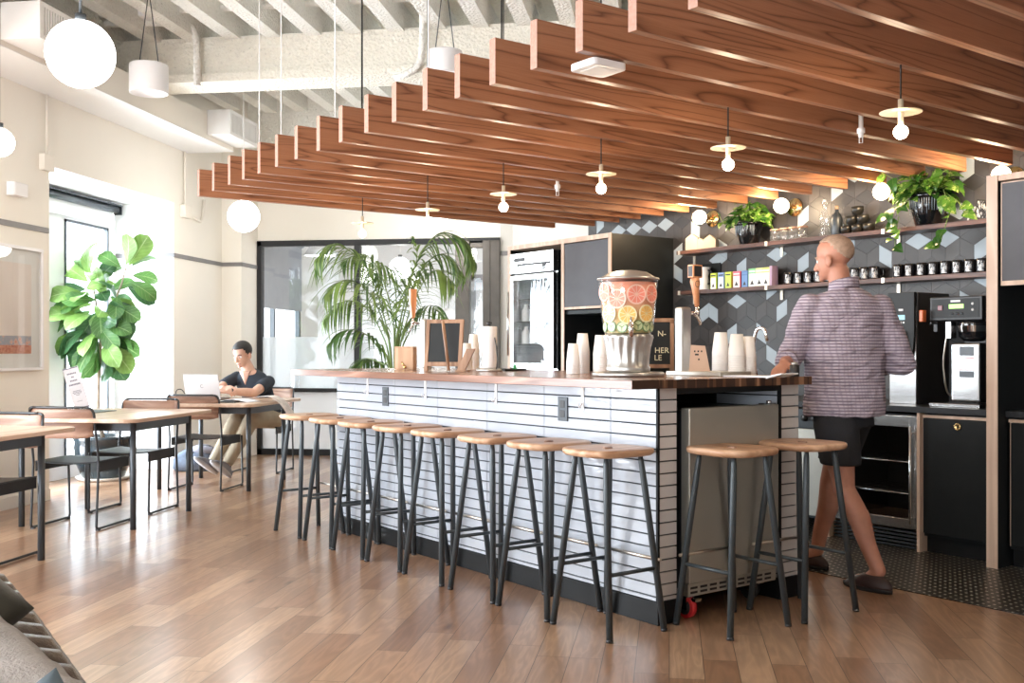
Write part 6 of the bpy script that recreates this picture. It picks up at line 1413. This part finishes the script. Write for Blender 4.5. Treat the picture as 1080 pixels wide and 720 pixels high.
def hair_cap(t_, Mx, mat, line, grow=.006, name='hair'):
    """closed cap over the skull, cut along a hairline function line(y) giving the lowest z"""
    mb = MB(); n = 40; h = 26; vs = []; out = []; idx = {}
    def P(i, j, g):
        p = PI*i/h; q = 2*PI*j/n; return ((.075+g)*math.sin(p)*math.cos(q), -.008+(.096+g)*math.sin(p)*math.sin(q), .075+(.082+g)*math.cos(p))
    fs = []
    for i in range(h+1):
        for j in range(n):
            x, y, z = P(i, j, grow); lo = line(x, y)
            if z < lo: z = lo
            vs.append((x, y, z))
    for i in range(h):
        for j in range(n):
            a = i*n+j; b = i*n+(j+1) % n; c = b+n; d = a+n
            if min(vs[a][2]-line(*vs[a][:2]), vs[b][2]-line(*vs[b][:2])) > .0005: fs.append((a, b, c, d))
    mb.add(vs, fs, 0, True, Mx); o = obj(name, mb, mat, t_); s_ = o.modifiers.new('thick', 'SOLIDIFY'); s_.thickness = .007; s_.offset = -1; return o

# --- the man in shorts walking along the aisle (local +y = his walking direction, +x = his right)
wm = thing('person', 'tall man seen from behind in a checked shirt and dark shorts, walking behind the bar', 'person', bar(3.33, 4.60), PI/4)
k_ = Vector
Lh, Rh = (-.09, 0, .90), (.09, 0, .90); Lk, Rk = (-.085, -.06, .485), (.11, .17, .49); La, Ra = (-.07, -.25, .10), (.13, .27, .10)
TW = Matrix.Rotation(R(-34), 3, 'Z'); U = lambda x, y, z: tuple(TW @ Vector((x, y, z)))
Ls, Rs = U(-.183, -.005, 1.425), U(.183, -.005, 1.42); Le, Re = U(-.295, .0, 1.14), U(.295, -.03, 1.13); Lw, Rw = (-.44, .03, 1.125), U(.14, .20, 1.10)
bd = MB()
oval(bd, [((0, 0, .84), (.14, 0, 0), (0, .10, 0)), ((0, -.01, .95), (.135, 0, 0), (0, .10, 0)), (U(0, .01, 1.10), U(.15, 0, 0), U(0, .11, 0)), (U(0, .01, 1.28), U(.17, 0, 0), U(0, .115, 0)), (U(0, 0, 1.40), U(.160, 0, 0), U(0, .09, 0)), (U(0, -.005, 1.47), U(.11, 0, 0), U(0, .075, 0)), ((0, 0, 1.51), (.06, 0, 0), (0, .06, 0))])
caps(bd, ((0, 0, 1.46), .062), ((-.005, .02, 1.54), .057), ((-.01, .03, 1.60), .056))
for h_, kn, an in ((Lh, Lk, La), (Rh, Rk, Ra)):
    mid = Vector(kn).lerp(Vector(an), .35)+Vector((0, -.018, 0)); caps(bd, (h_, .078), (Vector(h_).lerp(Vector(kn), .5), .078), (kn, .054), (mid, .056), (Vector(kn).lerp(Vector(an), .7), .042), (an, .036))
for s_, e_, w_ in ((Ls, Le, Lw), (Rs, Re, Rw)): caps(bd, (s_, .042), (Vector(s_).lerp(Vector(e_), .5), .044), (e_, .041), (Vector(e_).lerp(Vector(w_), .35), .041), (w_, .027))
caps(bd, (La, .036), ((-.07, -.20, .05), .035), ((-.06, -.13, .035), .030)); caps(bd, (Ra, .036), ((.13, .32, .05), .035), ((.14, .40, .035), .030))
hand(bd, Lw, (-.85, -.35, -.30), (0, -.1, -1), (.2, -1, 0), 1.0, .3); hand(bd, Rw, U(-.25, .9, -.2), U(-1, 0, -.3), (0, .3, 1), 1.0, .6)
HM = head(bd, (-.015, .045, 1.632), (-.16, .97, -.12), (-.03, .12, 1), 1.02)
clay('body', bd, M['skin_ruddy'], wm, .0065, 5); face_parts(wm, HM, M['hair_grey'])
hair_cap(wm, HM, M['hair_grey'], lambda x, y: .125+.2*(y-.0) if y > .0 else .125+y*1.25, .0035)
sh = MB()
oval(sh, [(U(0, -.005, .855), U(.212, 0, 0), U(0, .172, 0)), (U(0, -.005, .95), U(.210, 0, 0), U(0, .162, 0)), (U(0, .0, 1.08), U(.205, 0, 0), U(0, .148, 0)), (U(0, .005, 1.22), U(.210, 0, 0), U(0, .145, 0)), (U(0, .0, 1.36), U(.215, 0, 0), U(0, .130, 0)), (U(0, -.01, 1.44), U(.19, 0, 0), U(0, .105, 0)), (U(0, -.01, 1.49), U(.135, 0, 0), U(0, .085, 0)), ((0, -.003, 1.515), (.075, 0, 0), (0, .072, 0))])
for s_, e_, w_ in ((Ls, Le, Lw), (Rs, Re, Rw)):
    v_ = Vector(s_); caps(sh, (v_+Vector((0, 0, -.005)), .070), (v_.lerp(Vector(e_), .5), .070), (e_, .064), (Vector(e_).lerp(Vector(w_), .45), .055))
t = NT('checked_shirt'); tc = t.n.new('ShaderNodeTexCoord'); sp = t.n.new('ShaderNodeSeparateXYZ'); t.l.new(tc.outputs['Object'], sp.inputs[0])
fz = t.math('FRACT', t.math('MULTIPLY', sp.outputs[2], 62)); fx_ = t.math('FRACT', t.math('MULTIPLY', sp.outputs[0], 62))
lz = t.math('GREATER_THAN', t.math('ABSOLUTE', t.math('SUBTRACT', fz, .5)), .26); lx = t.math('GREATER_THAN', t.math('ABSOLUTE', t.math('SUBTRACT', fx_, .5)), .34)
c = t.mix(t.math('MULTIPLY', lz, .85), (.54, .48, .56, 1), (.19, .15, .21, 1)); c = t.mix(t.math('MULTIPLY', lx, .35), c, (.22, .17, .25, 1))
t.bump(t.noise(t.coord('Object', (3, 3, 9)), 2.5, 3, .5, .6), .8, .05); M['shirt'] = t.out(c, .85)
so = clay('shirt', sh, M['shirt'], wm, .008, 8)
ds_ = so.modifiers.new('folds', 'DISPLACE'); tx = bpy.data.textures.new('folds', 'CLOUDS'); tx.noise_scale = .11; ds_.texture = tx; ds_.strength = .030; ds_.mid_level = .5
cl = MB(); n = 28; rg = []
for rr, z in ((.078, 1.505), (.074, 1.555), (.068, 1.553), (.070, 1.50)): rg.append([(rr*math.cos(q), .004+(rr+.002)*math.sin(q), z-.018*math.sin(q)) for q in [2*PI*j/n for j in range(n)]])
obj('collar', cl.loft(rg+[rg[0]], cap=False), M['shirt'], so)
for e_, w_ in ((Le, Lw), (Re, Rw)):
    e_, w_ = Vector(e_), Vector(w_); a = e_.lerp(w_, .40); b = e_.lerp(w_, .54); obj('rolled_cuff', MB().tube([a, b], [.060, .056], 20), M['shirt'], so)
st_ = MB()
oval(st_, [((0, -.005, .80), (.185, 0, 0), (0, .125, 0)), ((0, -.005, .92), (.165, 0, 0), (0, .115, 0))])
for h_, kn in ((Lh, Lk), (Rh, Rk)):
    h_, kn = Vector(h_), Vector(kn); d = kn-h_; a = h_+d*.62; s1 = Vector((1, 0, 0)); f1 = Vector((0, 1, 0))
    oval(st_, [(h_+Vector((0, 0, .0)), s1*.095, f1*.112), (h_+d*.25, s1*.104, f1*.118), (a, s1*.098, f1*.108), (h_+d*.70, s1*.098, f1*.106)])
M['shorts'] = plain('dark_shorts', (.016, .017, .022), .85, var=.2, sc=8, bump=.3, bsc=40); clay('shorts', st_, M['shorts'], wm, .008, 4)
M['shoe'] = plain('dark_leather_shoe', (.035, .016, .014), .45, var=.2); M['sole'] = plain('dark_sole', (.012, .010, .010), .7)
def shoe(t_, heel, toe, up, mat, sole, w=1.0, L=None):
    heel, toe = Vector(heel), Vector(toe); d = (toe-heel); L = d.length; d.normalize(); up = Vector(up); up = (up-d*up.dot(d)).normalized(); s_ = d.cross(up)
    Mx = Matrix(((s_.x, d.x, up.x, heel.x), (s_.y, d.y, up.y, heel.y), (s_.z, d.z, up.z, heel.z), (0, 0, 0, 1)))
    b = MB(); n = 24; rings = []
    for z, g in ((.014, 1.0), (.030, 1.02), (.048, .96), (.066, .80)):
        ring = []
        for j in range(n):
            q = 2*PI*j/n; y = L/2+math.sin(q)*L/2*g*(1 if math.sin(q) < 0 else (1-(z-.014)*4.2)); wv = (.036+.012*math.sin((y/L)*PI*.9)**1)*w*g; ring.append((math.cos(q)*wv, y, z*(1 if y < L*.55 else 1-.45*(y/L-.55)/.45)))
        rings.append(ring)
    rings.append([(p[0]*.78, L*.30+(p[1]-L*.30)*.50, .080) for p in rings[-1]])
    o = obj('shoe', b.loft(rings, M=Mx), mat, t_)
    ring = lambda z, g: [(math.cos(q)*(.037+.013*math.sin(max(0, (.5+math.sin(q)/2))*PI*.9))*w*g, L/2+math.sin(q)*L*.508*g, z) for q in [2*PI*j/n for j in range(n)]]
    obj('sole', MB().loft([ring(.0, .98), ring(.014, 1.0), ring(.020, 1.0)], M=Mx), sole, o); return o
shoe(wm, (-.085, -.335, .0), (-.065, -.045, .0), (0, 0, 1), M['shoe'], M['sole'], 1.05); shoe(wm, (.125, .195, .0), (.15, .48, .0), (0, 0, 1), M['shoe'], M['sole'], 1.05)

# --- the man at the laptop
sm = thing('person', 'dark-haired man in a navy v-neck shirt and khaki trousers leaning on the far table', 'person', (0, 0, 0))
PX, PY = -3.90, 9.72
V = Vector
hipc = V((PX, PY+.02, .535)); chest = V((-3.955, PY-.16, .86)); neckb = V((-3.985, PY-.22, 1.005))
side = V((.97, .24, .03)).normalized(); fwd = V((.24, -.93, -.28)).normalized(); fwd = V((-.22, -.93, -.30)).normalized(); side = V((.965, -.20, -.0)).normalized()
Rs_, Ls_ = chest-side*.185+V((0, -.01, .075)), chest+side*.158+V((0, .02, .035))     # his right (picture left), his left
Re_, Le_ = V((-4.22, 9.28, .815)), V((-3.83, 9.26, .80)); Rw_, Lw_ = V((-4.06, 9.10, .845)), V((-4.00, 9.075, .82))
HC = neckb+V((-.035, -.035, .115))
bd = MB()
oval(bd, [(hipc, side*.155, V((0, .12, .02))), (hipc+V((-.01, -.03, .10)), side*.150, V((0, .105, .03))), (hipc.lerp(chest, .55), side*.145, V((0, .095, .04))), (chest, side*.165, V((0, .095, .05))), (chest+V((-.02, -.03, .08)), side*.15, V((0, .08, .05))), (neckb, side*.065, V((0, .06, .02)))])
caps(bd, (neckb, .062), (HC+V((0, .02, -.03)), .056), (HC+V((0, .01, .02)), .055))
kneeL, kneeR = V((-3.87, 9.30, .545)), V((-4.03, 9.29, .53)); ankL, ankR = V((-4.045, 9.12, .13)), V((-4.17, 9.10, .15))
for h_, kn, an in ((hipc+side*.09, kneeL, ankL), (hipc-side*.09, kneeR, ankR)): caps(bd, (h_, .088), (h_.lerp(kn, .5), .075), (kn, .056), (kn.lerp(an, .35)+V((0, .02, 0)), .052), (an, .036))
for s_, e_, w_ in ((Rs_, Re_, Rw_), (Ls_, Le_, Lw_)): caps(bd, (s_, .046), (s_.lerp(e_, .5), .048), (e_, .042), (e_.lerp(w_, .35), .042), (w_, .028))
hand(bd, Rw_, (.75, -.25, -.15), (-.1, .6, -.6), (.2, -.2, 1), .95, .75); hand(bd, Lw_, (-.75, -.30, .05), (.1, .5, -.7), (-.2, -.2, 1), .95, .8)
HM2 = head(bd, HC, (-.24, -.93, -.30), (-.10, -.18, 1), 1.04)
clay('body', bd, M['skin_fair'], sm, .0055, 4); face_parts(sm, HM2, M['hair_black'])
hair_cap(sm, HM2, M['hair_black'], lambda x, y: .112 if y > .062 else (.112-(.062-y)*2.2 if y > .03 else (.040 if y > -.02 else .040+(y+.02)*1.0)), .007)
sh = MB()
oval(sh, [(hipc+V((0, .01, .0)), side*.178, V((0, .135, .02))), (hipc+V((-.01, -.03, .10)), side*.172, V((0, .128, .03))), (hipc.lerp(chest, .55), side*.168, V((0, .118, .04))), (chest, side*.188, V((0, .115, .055))), (chest+V((-.02, -.03, .085)), side*.170, V((0, .092, .05))), (neckb+V((0, .012, -.01)), side*.085, V((0, .070, .035)))])
for s_, e_ in ((Rs_, Re_), (Ls_, Le_)): caps(sh, (s_, .060), (s_.lerp(e_, .3), .062)); sh.tube([s_.lerp(e_, .25), s_.lerp(e_, .62)], [.064, .063], 20)
M['navy'] = plain('navy_cotton', (.018, .026, .040), .85, var=.2, sc=10, bump=.5, bsc=25); clay('shirt', sh, M['navy'], sm, .006, 4)
# v-shaped neck opening: skin of the chest shows
vt = neckb+fwd*.075+V((0, 0, -.015)); ob = MB(); 
a1, a2, a3 = neckb-side*.058+fwd*.058+V((0, 0, .012)), neckb+side*.058+fwd*.058+V((0, 0, .012)), chest+fwd*.118+V((-.01, 0, .045))
mid = (a1+a2)/2+fwd*.022; vs = [a1, a2, a3, mid, a1-fwd*.03, a2-fwd*.03, a3-fwd*.03, mid-fwd*.03]
ob.add([p+fwd*.012 for p in vs[:4]]+vs[4:], [(0, 3, 2), (3, 1, 2), (4, 6, 7), (7, 6, 5), (0, 2, 6, 4), (2, 1, 5, 6), (0, 4, 7, 3), (3, 7, 5, 1)], 0, True); obj('neckline', ob, M['skin_fair'], sm, .002)
tr = MB()
oval(tr, [(hipc+V((0, 0, -.045)), side*.17, V((0, .14, 0))), (hipc+V((0, 0, .07)), side*.165, V((0, .125, 0)))])
for h_, kn, an in ((hipc+side*.09, kneeL, ankL), (hipc-side*.09, kneeR, ankR)): caps(tr, (h_, .102), (h_.lerp(kn, .5), .090), (kn, .074), (kn.lerp(an, .4)+V((0, .01, 0)), .064)); tr.tube([kn.lerp(an, .35)+V((0, .01, 0)), kn.lerp(an, .95)], [.064, .050], 20)
M['khaki'] = plain('khaki_cotton', (.40, .33, .235), .85, var=.1, sc=7, bump=.5, bsc=22); to = clay('trousers', tr, M['khaki'], sm, .007, 4)
obj('watch', MB().tube([Lw_+(Le_-Lw_).normalized()*.02, Lw_+(Le_-Lw_).normalized()*.045], .0335, 18), M['black_plastic'], sm)
M['canvas_shoe'] = plain('grey_canvas_shoe', (.28, .28, .30), .85); M['pale_sole'] = plain('pale_rubber_sole', (.50, .49, .50), .7)
shoe(sm, ankL+V((.02, .05, -.12)), ankL+V((-.06, -.20, .06)), (.2, .45, 1), M['canvas_shoe'], M['pale_sole'], 1.1); shoe(sm, ankR+V((.02, .04, -.11)), ankR+V((-.09, -.19, .07)), (.3, .45, 1), M['canvas_shoe'], M['pale_sole'], 1.1)
text('wall_letters', 'G.', .16, M['grey_metal'], bpy.data.objects['wall_back_room'], (*(at_depth(416, 287, 14.95).xy), 2.33), (PI/2, 0, 0)) if 'wall_back_room' in bpy.data.objects else None
